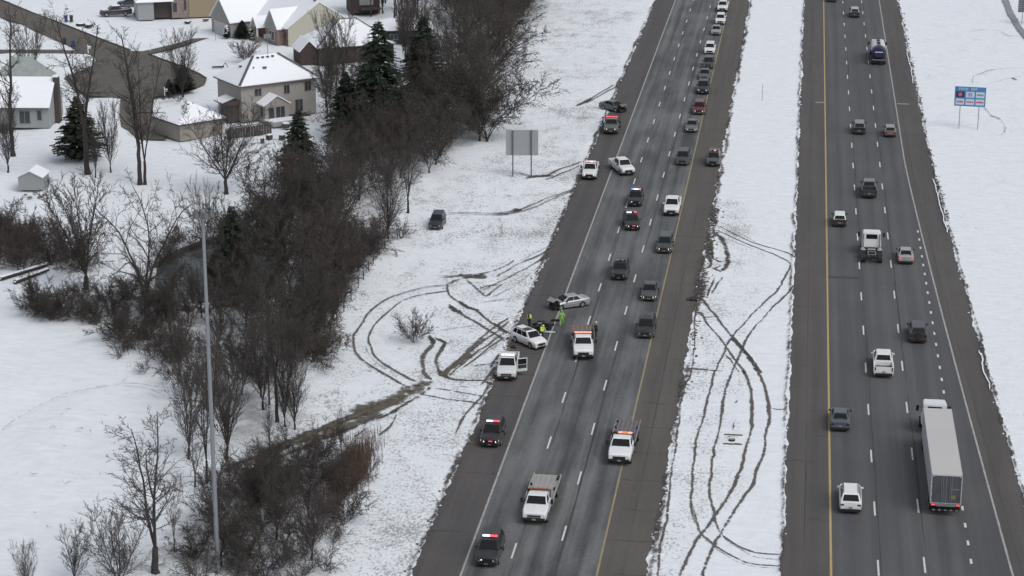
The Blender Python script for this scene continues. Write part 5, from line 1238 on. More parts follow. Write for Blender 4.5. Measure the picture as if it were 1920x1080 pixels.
mb.box((bx1 + 1.7, -3.0, 1.12), (2.9, .08, .08)); mb.obj('railing', M['darkwood'], t)
window(t, .4, wy * .5, 1.4, 1.0, 1.2, '-x')
# lean-to entrance roof between house and garage
mb = MB(); mb.hexa([(-1.7, 1.0, 2.55), (.38, 1.0, 2.55), (.38, wy * .62, 2.55), (-1.7, wy * .62, 2.55), (-1.7, 1.0, 2.65), (.38, 1.0, 3.2), (.38, wy * .62, 3.2), (-1.7, wy * .62, 2.65)]); mb.obj('entry_roof', M['darkwood'], t)
mb = MB(); mb.hexa([(-1.75, 2.6, 2.72), (.36, 2.6, 3.27), (.36, wy * .62, 3.27), (-1.75, wy * .62, 2.72), (-1.75, 2.6, 2.86), (.36, 2.6, 3.4), (.36, wy * .62, 3.4), (-1.75, wy * .62, 2.86)]); mb.obj('entry_snow', SN, t)
mb = MB(); wallbox(mb, -1.4, .36, 1.3, 3.9, .02, 2.5); mb.obj('entry_wall', M['darkwood'], t)
# --- detached garage
N = G(335, 234, 2.6); Rr = G(424, 220, 2.6); Lf = G(288, 216, 2.6); fr2 = Frame(N, math.atan2(Rr[1] - N[1], Rr[0] - N[0])); wx = fr2.loc(Rr)[0]; wy = fr2.loc(Lf)[1]
t = empty('detached_garage', (*N, 0), fr2.rz, 'low taupe garage with snowy pyramid roof in front of the beige house', 'garage')
mb = MB(); wallbox(mb, .35, wx - .35, .35, wy - .35, 0, 2.5); mb.obj('wall', M['beiged'], t)
mb = MB(); ra, rb_ = hip(mb, .35, wx - .35, .35, wy - .35, 2.65, 4.9, .4); rf = mb.obj('roof', SN, t); eave(t, .35, wx - .35, .35, wy - .35, 2.65, 'darkwood', .42)
mb = MB(); wallbox(mb, .3, .352, 1.1, wy - 1.1, .05, 2.15); mb.obj('garage_door', M['beiged'], t)
for (dx, dy) in ((-.35, -.6), (.5, -.45)): mb = MB(); mb.box((ra[0] + dx, ra[1] + dy, 4.55), (.3, .3, .2)); mb.obj('roof_vent', M['shingle'], rf)
mb = MB(); wallbox(mb, wx - .5, wx - .3, .2, .34, 0, 2.5); mb.obj('corner_trim', M['trim'], t)
# pergola-like dark fence between garage and house
gx, gy = G(428, 262); gx2, gy2 = G(512, 250)
t = empty('garden_fence', (gx, gy, 0), math.atan2(gy2 - gy, gx2 - gx), 'dark slatted garden fence between the garage and the beige house deck', 'fence'); Lg = math.hypot(gx2 - gx, gy2 - gy); n_ = int(Lg / .42)
slm = None
for i in range(n_):
    if slm is None: mb = MB(); mb.box((0, 0, .8), (.385, .04, 1.5)); slm = mb.mesh('slat', M['darkwood'])
    link('slat', slm, t, (i * Lg / n_, 0, 0))
mb = MB(); wallbox(mb, 0, Lg, -.06, .06, 1.65, 1.75); mb.obj('rail', M['darkwood'], t)
# --- grey house on the left
N = G(93, 240); fr = Frame(N, R(6)); t = empty('grey_house', (*N, 0), fr.rz, 'pale grey house behind bare trees, snowy roof and dark chimney on its gable end', 'house')
wl = 15.0; dp_ = 9.0
mb = MB(); gablewall(mb, -wl, 0, 0, dp_, 0, 3.3, 6.6, 'x'); mb.obj('wall', M['greysid'], t)
mb = MB(); gable(mb, -wl, 0, 0, dp_, 3.35, 6.65, 'x', .45, .16, .25); rf = mb.obj('roof', SN, t)
mb = MB(); wallbox(mb, -wl, .2, -.50, -.42, 2.92, 3.1); mb.obj('gutter', M['shingle'], t)
mb = MB(); wallbox(mb, .03, .75, 3.6, 4.9, 0, 6.9); ch = mb.obj('chimney', M['darkwood'], t); mb = MB(); wallbox(mb, -.02, .8, 3.5, 5.0, 6.9, 7.05); mb.obj('chimney_cap', SN, ch)
# upper storey behind, with frosted shingles
mb = MB(); wallbox(mb, -9.4, -1.5, 4.9, 10.5, 3.2, 6.0); mb.obj('upper_wall', M['greysid'], t)
mb = MB(); hip(mb, -9.4, -1.5, 4.9, 10.5, 6.05, 9.2, .4, rl=2.4); mb.obj('upper_roof', M['shinglegreen'], t)
mb = MB(); wallbox(mb, -14.2, -8.4, .8, 4.6, 3.3, 6.0); dm = mb.obj('dormer', M['greysid'], t); mb = MB(); hip(mb, -14.2, -8.4, .8, 5.6, 6.05, 7.6, .35); mb.obj('dormer_roof', SN, dm)
window(t, -13.0, .8, 4.7, 1.0, 1.4); window(t, -9.4, .8, 4.7, .6, 1.4, cols_=1)
for x_, w_ in ((-12.6, 1.4), (-10.6, .7), (-8.2, .9), (-5.6, .8), (-1.4, .7), ): window(t, x_, 0, 1.9, w_, 1.5, cols_=1)
window(t, -3.6, 0, 1.6, 1.6, 1.9)
mb = MB(); wallbox(mb, -11.5, -5.6, -2.6, -.1, .3, .42)
for i in range(6): mb.box((-11.4 + i * 1.15, -2.55, .6), (.1, .1, 1.2))
mb.box((-8.5, -2.55, 1.15), (5.9, .08, .08)); mb.obj('deck', M['darkwood'], t); mb = MB(); wallbox(mb, -11.4, -7.4, -2.5, -.2, .42, .56); mb.obj('deck_snow', SN, t)
# --- cream and brick house
N = G(541, 87); q = G(641, 62.5); fr = Frame(N, R(40)); t = empty('cream_house', (*N, 0), fr.rz, 'cream-sided house with red brick front, small gabled porch and wide snowy roof', 'house')
gw = 12.4; dpp = 11.5
mb = MB(); gablewall(mb, 0, gw, 0, dpp, 0, 3.25, 7.2, 'y'); mb.obj('wall', M['cream'], t)
mb = MB(); gable(mb, 0, gw, 0, dpp, 3.3, 7.25, 'y', .4, .16, .12); rf = mb.obj('roof', SN, t)
mb = MB(); wallbox(mb, gw / 2 - .3, gw / 2 + .1, 1.0, 1.4, 7.0, 7.9); mb.obj('roof_vent', M['shingle'], rf)
mb = MB(); wallbox(mb, -.06, 0, .0, dpp, 0, 3.0); fc = mb.obj('brick_facade', M['brick'], t)
# main wing continuing left from the brick facade: frame x<0 is towards the street
mb = MB(); gablewall(mb, -1.2, 0.2, 1.8, 6.6, 0, 3.1, 5.9, 'x'); mb.obj('front_gable_wall', M['brickgrey'], t)
mb = MB(); gable(mb, -1.2, 4.5, 1.8, 6.6, 3.15, 6.0, 'x', .3, .14, .25); mb.obj('front_gable_roof', SN, t)
mb = MB(); gablewall(mb, -1.26, -1.21, 1.85, 6.55, 2.4, 3.1, 5.85, 'x'); mb.obj('gable_siding', M['beige'], t)
window(t, -1.2, 4.0, 1.45, 1.9, 1.6, '-x', cols_=2, frame='trim'); window(t, -.06, .95, 1.5, .8, 1.7, '-x', cols_=1, frame='brickgrey')
mb = MB(); gable(mb, -2.8, .5, 6.9, 9.3, 2.75, 4.3, 'x', .25, .13, .1); pr_ = mb.obj('porch_roof', SN, t)
mb = MB(); gablewall(mb, -2.75, -2.65, 6.9, 9.3, 2.55, 2.75, 4.25, 'x'); mb.obj('porch_gable', M['beige'], t)
for y_ in (7.05, 9.15):
    mb = MB(); mb.box((-2.6, y_, 1.75), (.28, .28, 1.8)); cl = mb.obj('porch_column', M['trim'], t); mb = MB(); mb.box((-2.6, y_, .42), (.55, .55, .84)); mb.obj('column_base', M['brickgrey'], cl)
mb = MB(); wallbox(mb, -.2, -.07, 7.4, 8.8, .05, 2.3); mb.obj('front_door', M['darkwood'], t)
mb = MB(); wallbox(mb, 0.1, 6, 6.6, 12.9, 0, 3.0); mb.obj('wing_wall', M['brickdark'], t)
mb = MB(); gablewall(mb, -5.2, 6.5, 12.6, 20.6, 0, 3.0, 6.5, 'x'); mb.obj('garage_wall', M['beige'], t)
mb = MB(); gable(mb, -5.2, 6.5, 12.6, 20.6, 3.05, 6.6, 'x', .4, .16, .3); mb.obj('garage_roof', SN, t)
mb = MB(); vs = [(-.4, 6.2, 3.1), (-.4, 13.3, 3.1), (6.1, 16.5, 7.2), (6.1, 6.2, 7.3), (12.8, 15.3, 3.1), (12.8, 6.2, 3.1)]; vs += [(v[0], v[1], v[2] - .16) for v in vs]
mb.add(vs, [(0, 1, 2, 3)[::-1], (3, 2, 4, 5)[::-1], (0, 3, 9, 6), (3, 5, 11, 9), (1, 7, 8, 2), (2, 8, 10, 4), (0, 6, 7, 1), (5, 4, 10, 11), (6, 9, 8, 7), (9, 11, 10, 8)]); mb.obj('wing_roof', SN, t)
mb = MB(); wallbox(mb, -5.27, -5.2, 13.9, 19.3, .02, 2.3); gd = mb.obj('garage_door', M['door_w'], t)
for i in range(1, 4): mb = MB(); wallbox(mb, -5.285, -5.265, 13.9, 19.3, .02 + i * .57, .06 + i * .57); mb.obj('door_seam', M['greysid'], gd)
# --- dark brick house behind the spruce
N = G(595, 90, 3.0); fr = Frame(N, R(28)); t = empty('dark_brick_house', (*N, 0), fr.rz, 'dark brown brick house with snowy hip roof half hidden by the tall spruce', 'house')
mb = MB(); wallbox(mb, .3, 13.5, .3, 10.5, 0, 2.9); mb.obj('wall', M['brickdark'], t)
mb = MB(); ra, rb_ = hip(mb, .3, 13.5, .3, 10.5, 3.0, 6.7, .4); rf = mb.obj('roof', SN, t); ridgestrip((-.1, -.1, 3.0), (*ra, 6.7), .3, par=rf); ridgestrip((*ra, 6.7), (*rb_, 6.7), .35, par=rf); ridgestrip((13.9, -.1, 3.0), (*rb_, 6.7), .35, par=rf); eave(t, .3, 13.5, .3, 10.5, 3.0, 'darkwood', .42)
for x_ in (2.2, 4.6, 7.5, 10.5): window(t, x_, .3, 1.6, .7, 1.5, cols_=1, frame='brickgrey')
mb = MB(); gablewall(mb, -2.6, .3, 1.2, 6.0, 0, 2.5, 4.0, 'y'); mb.obj('side_wing_wall', M['brickdark'], t); mb = MB(); gable(mb, -2.6, .3, 1.2, 6.0, 2.55, 4.05, 'y', .3, .15, .3); mb.obj('side_wing_roof', SN, t)
# --- green house to the right of it
N = G(690, 84); fr = Frame(N, R(14)); t = empty('green_house', (*N, 0), fr.rz, 'low dark green house with flat white snow roof behind the spruce', 'house')
mb = MB(); wallbox(mb, 0, 11.2, 0, 8.0, 0, 2.5); mb.obj('wall', simple('dark_green_siding', (.03, .045, .03), .8), t)
mb = MB(); hip(mb, 0, 11.2, 0, 8.0, 2.65, 4.0, .6); mb.obj('roof', SN, t); window(t, 7.6, 0, 1.3, 2.4, 1.0, frame='greysid'); window(t, 4.6, 0, 1.3, 1.4, 1.0, frame='greysid')
mb = MB(); wallbox(mb, 9.9, 10.1, -.1, 0, 0, 2.5); mb.obj('corner_trim', M['greysid'], t)
# --- small brown house at the top, tan house
N = G(658, 26); fr = Frame(N, R(20)); t = empty('brown_house', (*N, 0), fr.rz, 'small brown brick house on stilts at the very top of the view', 'house')
mb = MB(); wallbox(mb, 0, 5.6, 0, 6, .0, 4.5); mb.obj('wall', M['brickdark'], t); mb = MB(); hip(mb, 0, 5.6, 0, 6, 4.6, 7, .4); mb.obj('roof', SN, t); window(t, 3.0, 0, 2.8, 2.6, 2.4, mat='greysid')
mb = MB(); wallbox(mb, 1.8, 5.6, -1.8, -.02, .9, 1.2); mb.obj('deck', M['darkwood'], t)
N = G(355, 33); fr = Frame(N, R(22)); t = empty('tan_house', (*N, 0), fr.rz, 'tan-walled house with brown brick front at the top of the view', 'house')
mb = MB(); wallbox(mb, 0, 8, 0, 9, 0, 6); mb.obj('wall', M['tan'], t); mb = MB(); hip(mb, 0, 8, 0, 9, 6.1, 9, .4); mb.obj('roof', SN, t)
mb = MB(); wallbox(mb, -3.2, -.02, .1, 8, 0, 5.8); mb.obj('brick_front', M['brickgrey'], t)
window(t, -.7, .1, 2.4, .5, 2.0, cols_=1, frame='brickgrey'); window(t, -2.6, .1, 2.0, .8, 1.8, cols_=1, frame='brickgrey')
mb = MB(); wallbox(mb, -6.6, -3.22, .9, 8, 0, 3.6); mb.obj('front_wing', M['darkwood'], t); mb = MB(); wallbox(mb, -9.6, -6.62, -.6, 8, 0, 3.4); mb.obj('garage_wall', M['greysid'], t)
mb = MB(); hip(mb, -9.6, -3.3, -.6, 8, 3.5, 6.0, .4); mb.obj('garage_roof', SN, t)
mb = MB(); wallbox(mb, -9.67, -9.6, .6, 6, .05, 2.4); mb.obj('garage_door', M['door_w'], t)
# --- small shed
N = G(35, 356); t = empty('garden_shed', (*N, 0), R(4), 'small grey garden shed with snowy roof on the left', 'shed'); k = G(83, 355)[0] - G(35, 356)[0]
mb = MB(); gablewall(mb, 0, k, 0, 3.2, 0, 1.7, 2.5, 'y'); mb.obj('wall', M['greysid'], t); mb = MB(); gable(mb, 0, k, 0, 3.2, 1.75, 2.55, 'y', .15, .12, .2); mb.obj('roof', SN, t)
mb = MB(); wallbox(mb, k * .3, k * .7, -.04, 0, 0, 1.6); mb.obj('door', M['greysid'], t)
rnd = random.Random(3)
for i, (px, py) in enumerate(((48, 366), (56, 371), (66, 362), (75, 370), (84, 366), (90, 372), (40, 374))):
    x, y = G(px, py); mb = MB(); s_ = rnd.uniform(.25, .5); mb.tube((0, 0, 0), (0, 0, s_ * .5), s_, s_ * .6, n=7)
    tag(mb.obj('garden_stone', M['rock'], loc=(x, y, 0)), 'snow-dusted garden stone scattered in front of the small shed', 'stone', 'stones in front of the shed')

# --- things in the gardens
def bin_(px, py, mat, label):
    x, y = G(px, py); t = empty('wheelie_bin', (x, y, .02), R(20), label, 'bin'); mb = MB(); mb.hexa([(-.24, -.28, .05), (.24, -.28, .05), (.24, .28, .05), (-.24, .28, .05), (-.33, -.38, 1.05), (.33, -.38, 1.05), (.33, .38, 1.05), (-.33, .38, 1.05)]); mb.obj('body', M[mat], t)
    mb = MB(); mb.hexa([(-.36, -.42, 1.05), (.36, -.42, 1.05), (.36, .42, 1.05), (-.36, .42, 1.05), (-.34, -.38, 1.13), (.34, -.38, 1.13), (.34, .42, 1.2), (-.34, .42, 1.2)]); mb.obj('lid', M[mat], t)
    for s in (-1, 1): mb = MB(); mb.tube((s * .3, .34, .13), (s * .38, .34, .13), .13, n=10); mb.obj('wheel', M['tyre'], t)
bin_(124, 41, 'binblue', 'blue wheeled bin beside a dark one, above the street'); bin_(134, 41, 'bindark', 'dark wheeled bin right next to the blue one, above the street')
bin_(121, 83, 'bindark', 'dark wheeled bin on the lower kerb of the street'); bin_(138, 88, 'binblue', 'blue bin on the lower kerb near the mailbox')
# snow-covered pickup
t_, T_ = car('pickup', (.02, .021, .026), None, 'dark pickup under snow parked on a driveway at the top left', 'pickup', None, ctr=(G(216, 30)[0], G(216, 30)[1] + .5), dev=-62, name='parked_pickup')
for (y_, z_, w_, l_) in ((-2.1, 1.28, 1.6, 1.3), (0.0, 1.92, 1.35, 1.6), (2.0, 1.0, 1.6, 1.7)):
    mb = MB(); mb.box((0, y_, z_), (w_, l_, .12)); mb.obj('snow_cover', SN, t_, .05)
car('sedan', (.02, .02, .025), None, 'dark car under snow just beyond the parked pickup', 'car', None, ctr=(G(241, 12)[0], G(241, 12)[1] + 1), dev=-75, name='parked_car')
def mailbox(px, py, label):
    x, y = G(px, py); t = empty('mailbox', (x, y, 0), R(15), label, 'mailbox'); mb = MB(); mb.box((0, 0, .75), (.14, .14, 1.5)); mb.box((.18, 0, .85), (.5, .08, .08)); mb.obj('post', M['white'], t)
    mb = MB(); mb.box((.2, 0, 1.12), (.6, .26, .26)); mb.obj('box', M['white'], t, .05)
mailbox(165.5, 100, 'white mailbox post at the mouth of the lower driveway'); mailbox(309, 181, 'white mailbox post at the bottom rim of the turning circle'); mailbox(282, 95, 'pale mailbox at the corner of the driveway to the cream house')
x, y = G(502, 102); t = empty('basketball_hoop', (x, y, 0), YAW + R(15), 'basketball hoop on a pole in the snow below the cream house', 'basketball hoop')
mb = MB(); mb.tube((0, 0, 0), (0, 0, 3.0), .07, n=8); mb.obj('pole', M['steel'], t); mb = MB(); mb.box((0, -.3, 3.2), (1.3, .05, .8)); mb.obj('backboard', M['galv'], t); mb = MB(); mb.box((0, -.6, 2.95), (.45, .45, .03)); mb.obj('rim', M['brick'], t)
x, y = G(404, 76); mb = MB(); mb.tube((0, 0, 0), (0, 0, 2.2), .05, n=6); mb.box((0, 0, 2.3), (.3, .3, .3)); tag(mb.obj('lamp_post', M['steel'], loc=(x, y, 0)), 'thin garden lamp post beside the garage driveway', 'lamp post')
x, y = G(409, 128); mb = MB(); mb.box((0, 0, .25), (2.0, .35, .2), .3); mb.tube((.6, 0, .1), (1.2, .3, .9), .06, n=6); mb.tube((1.2, .3, .9), (1.7, .2, .1), .06, n=6); tag(mb.obj('broken_branch', M['bark'], loc=(x, y, 0)), 'dark fallen branch lying in the snow behind the beige house', 'branch')
# snow-capped patio furniture by the bay
for i, (px, py, s_) in enumerate(((486, 252, .9), (505, 262, .7), (536, 240, 1.0), (529, 262, .7), (552, 249, .6), (492, 268, .6))):
    x, y = G(px, py); t = empty('patio_table', (x, y, 0), i, 'snow-covered patio furniture near the deck of the beige house', 'patio furniture', 'snow-covered patio furniture'); mb = MB(); mb.box((0, 0, .38), (s_ * 1.1, s_ * .9, .62)); mb.obj('base', M['darkwood'], t); mb = MB(); mb.box((0, 0, .76), (s_ * 1.15, s_ * .95, .13)); mb.obj('snow_cover', SN, t, .05)
# retaining edge, logs, boulders
for (p, q_, lb) in (((0, 527), (88, 500), 'upper snow-covered log lying at the left edge'), ((28, 533), (90, 509), 'lower snow-covered log beside the longer one')):
    a = Vector((*G(*p), .25)); b_ = Vector((*G(*q_), .25)); t = empty('fallen_log', (a.x, a.y, 0), 0, lb, 'log'); d = b_ - a
    mb = MB(); mb.tube((0, 0, .25), (d.x, d.y, .25), .28, .2, n=10); mb.obj('trunk', M['bark'], t); mb = MB(); mb.tube((0, 0, .40), (d.x, d.y, .37), .22, .16, n=8); mb.obj('snow_cover', SN, t)
for i, (px, py, s_) in enumerate(((343, 577, .55), (352, 573, .6), (358, 579, .6), (378, 580, .5), (387, 578, .6), (393, 581, .45), (333, 580, .35))):
    x, y = G(px, py); t = empty('boulder', (x, y, 0), i * 1.3, 'snow-capped boulder at the pond end behind the lamp mast', 'boulder', 'boulders by the pond'); 
    for nm, r_, z0, mt in (('stone', s_, 0, 'rock'), ('snow_cover', s_ * .85, s_ * .75, 'snowcap')):
        bm = bmesh.new(); bmesh.ops.create_icosphere(bm, subdivisions=2, radius=r_); rr = random.Random(i)
        for v in bm.verts: v.co *= rr.uniform(.85, 1.1); v.co.z = v.co.z * (.8 if nm == 'stone' else .45) + s_ * .35 + z0 * .5
        me = bpy.data.meshes.new(nm); bm.to_mesh(me); bm.free(); me.materials.append(M[mt]); link(nm, me, t)
# ------------------------------------------------------------------ trees
def tubes_mesh(name, segs, mat, n=3):
    """segs: list of (p0, p1, r0, r1) -> one mesh of tapered prisms"""
    S = np.array([(*a, *b_, r0, r1) for a, b_, r0, r1 in segs], dtype=np.float64)
    p0, p1, r0, r1 = S[:, :3], S[:, 3:6], S[:, 6], S[:, 7]
    d = p1 - p0; d /= (np.linalg.norm(d, axis=1, keepdims=True) + 1e-9)
    up = np.where(np.abs(d[:, 2:3]) < .9, np.array([[0, 0, 1.0]]), np.array([[1.0, 0, 0]]))
    u = np.cross(d, up); u /= (np.linalg.norm(u, axis=1, keepdims=True) + 1e-9); v = np.cross(d, u)
    V = np.empty((len(S), 2 * n, 3))
    for i in range(n):
        a = 2 * math.pi * i / n; o = u * math.cos(a) + v * math.sin(a)
        V[:, i] = p0 + o * r0[:, None]; V[:, n + i] = p1 + o * r1[:, None]
    base = (np.arange(len(S)) * 2 * n)[:, None]
    F = np.concatenate([base + np.array([[i, (i + 1) % n, n + (i + 1) % n, n + i]]) for i in range(n)], 0)
    m = bpy.data.meshes.new(name); nv = len(S) * 2 * n
    m.vertices.add(nv); m.vertices.foreach_set('co', V.reshape(-1)); m.loops.add(F.size); m.loops.foreach_set('vertex_index', F.reshape(-1).astype(np.int32))
    m.polygons.add(len(F)); m.polygons.foreach_set('loop_start', np.arange(0, F.size, 4, dtype=np.int32)); m.polygons.foreach_set('loop_total', np.full(len(F), 4, dtype=np.int32))
    m.update(calc_edges=True); m.materials.append(mat); return m
def grow(rnd, p, d, length, r, lvl, P_, out):
    """a wandering limb that carries children; out[0] = wood, out[1] = twigs"""
    ns = P_['ns'][lvl]; sl = length / ns; taper = P_['taper']; last = lvl == len(P_['ns']) - 1
    pts = [(p.copy(), r)]; q = p.copy(); dd = d.copy(); kids = P_['kids'][lvl] if not last else 0
    for i in range(ns):
        w_ = P_['wob'][lvl]
        dd = (dd + Vector((rnd.gauss(0, w_), rnd.gauss(0, w_), rnd.gauss(0, w_) + P_['up'][lvl]))).normalized()
        nq = q + dd * sl; t0 = i / ns; t1 = (i + 1) / ns; ra = r * (1 - taper * t0); rb_ = r * (1 - taper * t1)
        out[0 if lvl <= P_['woodlvl'] else 1].append((tuple(q), tuple(nq), ra, rb_))
        if kids:
            k = kids / ns; k = int(k) + (rnd.random() < k - int(k))
            for _ in range(k):
                t = rnd.random(); tt = t0 + t / ns
                if tt < P_['bare'][lvl]: continue
                az = rnd.random() * 6.2832; sp = P_['spread'][lvl] * rnd.uniform(.75, 1.2)
                o = dd.orthogonal().normalized(); o = Matrix.Rotation(az, 3, dd) @ o
                cd = (dd * math.cos(sp) + o * math.sin(sp)).normalized()
                cl = length * P_['ratio'][lvl] * rnd.uniform(.6, 1.15) * (1 - .5 * tt if lvl > 0 or not P_.get('flat') else 1 - .35 * abs(tt - .5))
                cr = max(P_['rmin'], (ra * (1 - t) + rb_ * t) * P_['rr'][lvl])
                grow(rnd, q.lerp(nq, t), cd, cl, cr, lvl + 1, P_, out)
        q = nq
    return q, dd
def tree_proto(name, seed, h, stems, P_, trunk_h, r0, lean=.25, bark='bark', twig='twig'):
    rnd = random.Random(seed); out = ([], [])
    if trunk_h > 0:
        q = Vector((0, 0, -.1)); n = 5
        for i in range(n):
            nq = q + Vector((rnd.gauss(0, .03) * h * .1, rnd.gauss(0, .03) * h * .1, trunk_h / n)); out[0].append((tuple(q), tuple(nq), r0 * (1.25 if i == 0 else 1 - .05 * i), r0 * (1 - .05 * (i + 1)))); q = nq
    else: q = Vector((0, 0, -.05))
    for s in range(stems):
        az = s * 6.2832 / stems + rnd.uniform(-.5, .5); ln = lean * rnd.uniform(.5, 1.3) if stems > 1 else 0.02
        d = Vector((math.cos(az) * math.sin(ln), math.sin(az) * math.sin(ln), math.cos(ln)))
        b_ = q + (Vector((rnd.gauss(0, .15), rnd.gauss(0, .15), 0)) if trunk_h == 0 else Vector((0, 0, 0)))
        grow(rnd, b_, d, (h - max(trunk_h, 0)) * rnd.uniform(.85, 1.0), r0 * (.75 / math.sqrt(stems) if stems > 1 else .8), 0, P_, out)
    a = tubes_mesh('trunk', out[0], M[bark], 5); b_ = tubes_mesh('crown', out[1], M[twig], 3)
    return [('trunk', a), ('crown', b_)], (len(out[0]), len(out[1]))
BASE = dict(taper=.75, woodlvl=1, rmin=.018)
def PP(**k): d = dict(BASE); d.update(k); return d
STATS = {}
PROTO = {}
def mk(name, *a, **k):
    PROTO[name], st = tree_proto(name, *a, **k); STATS[name] = st
P_tall = PP(ns=[9, 6, 3, 2], kids=[26, 9, 6], wob=[.06, .14, .2, .25], up=[.03, .05, .03, .02], spread=[.95, .75, .7], ratio=[.36, .42, .5], rr=[.42, .5, .6], bare=[.12, .12, .05])
P_oak = PP(ns=[8, 7, 4, 2], kids=[15, 11, 6], wob=[.12, .22, .28, .3], up=[.03, .02, .02, .0], spread=[.95, .8, .8], ratio=[.62, .42, .45], rr=[.52, .5, .6], bare=[.04, .12, .05])
P_vase = PP(ns=[8, 6, 3, 2], kids=[22, 10, 5], wob=[.04, .08, .12, .16], up=[.03, .10, .06, .03], spread=[.62, .5, .5], ratio=[.50, .42, .5], rr=[.42, .5, .6], bare=[.0, .08, .05])
P_maple = PP(ns=[8, 6, 3, 2], kids=[22, 11, 6], wob=[.05, .09, .14, .18], up=[.02, .07, .05, .02], spread=[.85, .6, .55], ratio=[.55, .42, .48], rr=[.42, .5, .6], bare=[.0, .05, .05])
P_thick = PP(ns=[7, 5, 3, 2], kids=[20, 10, 6], wob=[.12, .16, .22, .25], up=[.02, .02, .02, .0], spread=[.7, .7, .7], ratio=[.46, .45, .5], rr=[.45, .55, .6], bare=[.08, .05, .0], woodlvl=0)
P_shrub = PP(ns=[5, 5, 2], kids=[20, 14], wob=[.16, .22, .3], up=[-.02, -.01, .0], spread=[.7, .7], ratio=[.50, .42], rr=[.5, .6], bare=[.1, .05], woodlvl=0, rmin=.016)
mk('tall1', 11, 17, 1, P_tall, 4.0, .26); mk('tall2', 12, 17, 2, P_tall, 4.5, .28, .16); mk('tall3', 17, 15, 3, P_tall, 2.5, .26, .24)
mk('pale1', 14, 14, 2, P_tall, 3.5, .20, .16, bark='barkpale'); mk('oak1', 21, 13, 3, P_oak, 2.2, .30, .50); mk('oak2', 22, 13, 5, P_oak, 2.4, .34, .62)
mk('vase1', 31, 10, 4, P_vase, 1.2, .20, .30); mk('vase2', 32, 11, 5, P_vase, 1.0, .22, .28)
mk('maple', 41, 11, 5, P_maple, 1.8, .24, .55)
mk('thick1', 51, 9, 5, P_thick, .5, .15, .38, twig='twigdark'); mk('thick2', 52, 8, 6, P_thick, .2, .14, .5, twig='twigdark'); mk('thick3', 53, 9, 4, P_thick, .8, .15, .35, twig='twigred')
mk('shrub1', 61, 3.6, 14, P_shrub, 0, .10, .75, twig='twigdark'); mk('shrub2', 62, 3.6, 14, P_shrub, 0, .10, .85, twig='twigred'); P_sh3 = dict(P_shrub, kids=[13, 9])
mk('shrub3', 63, 3.2, 9, P_sh3, 0, .08, .75, twig='twig')
mk('round', 71, 3.6, 14, PP(ns=[5, 4, 2], kids=[18, 10], wob=[.06, .1, .15], up=[.0, .02, .0], spread=[.55, .5], ratio=[.45, .45], rr=[.5, .6], bare=[.15, .05], woodlvl=0), 0, .09, .62, twig='twigpale')
mk('fine', 81, 8, 7, PP(ns=[6, 4, 3], kids=[24, 11], wob=[.03, .05, .08], up=[.0, .04, .03], spread=[.4, .4], ratio=[.42, .42], rr=[.35, .5], bare=[.2, .05], woodlvl=0), 1.2, .11, .46, twig='twigpale')

def conifer(name, seed, h, rad, mat, dens=1.0, droop=.25, top=1.0, skirt=.06):
    rnd = random.Random(seed); segs = [((0, 0, -.1), (0, 0, h * .5), .22, .13), ((0, 0, h * .5), (0, 0, h), .13, .02)]; vs = []; fs = []
    z = h * skirt; wood = list(segs)
    while z < h * .985:
        t = z / h; L0 = rad * (1 - t) ** .85 * (0.35 + .65 * min(1, (t + .25) * 2.2)); nb = max(5, int((7 + 5 * (1 - t)) * dens))
        for k in range(nb):
            az = rnd.random() * 6.2832; L_ = L0 * rnd.uniform(.6, 1.18) + .12; dz = -droop * L_ + .12 * L_ * rnd.random()
            c, s_ = math.cos(az), math.sin(az); a = Vector((0, 0, z + rnd.uniform(-.15, .15))); b_ = Vector((c * L_, s_ * L_, a.z + dz)); wood.append((tuple(a), tuple(b_), .035, .01))
            m_ = int(L_ * 15) + 5
            for _ in range(m_):
                f = rnd.uniform(.12, 1.0) ** .8; p = a.lerp(b_, f); p.z += (.10 * L_) * math.sin(f * 3.1)
                sz = rnd.uniform(.30, .62) * (1.1 - .45 * f) * min(1, .55 + L_ / 4); sd = rnd.choice((-1, 1)); yaw = az + sd * rnd.uniform(.3, 1.3)
                q = p + Vector((math.cos(yaw) * sz, math.sin(yaw) * sz, -rnd.uniform(.02, .4) * sz)); side = Vector((-math.sin(yaw), math.cos(yaw), rnd.uniform(-.6, .6))) * sz * .26
                i0 = len(vs); vs += [p - side * .5, p + side * .5, q + side * .4, q + Vector((0, 0, -.05)), q - side]; fs.append((i0, i0 + 1, i0 + 2, i0 + 3, i0 + 4))
        z += h * .021 * (1.15 - .5 * t) + .04
    a = tubes_mesh('trunk', wood, M['bark'], 4); m = bpy.data.meshes.new('crown'); m.from_pydata([tuple(v) for v in vs], [], fs); m.materials.append(mat); m.update()
    PROTO[name] = [('trunk', a), ('crown', m)]; STATS[name] = (len(wood), len(fs))
conifer('spruce', 1, 17, 5.2, M['needle'], 1.25, .30); conifer('spruce2', 2, 10, 4.0, M['needle'], 1.1, .12); conifer('pine', 3, 9, 4.4, M['needle2'], 1.15, -.05, skirt=.04); conifer('cedar', 5, 9, 2.6, M['needle'], 1.3, -.2, skirt=.03)
ROOT = {}
NT = [0]
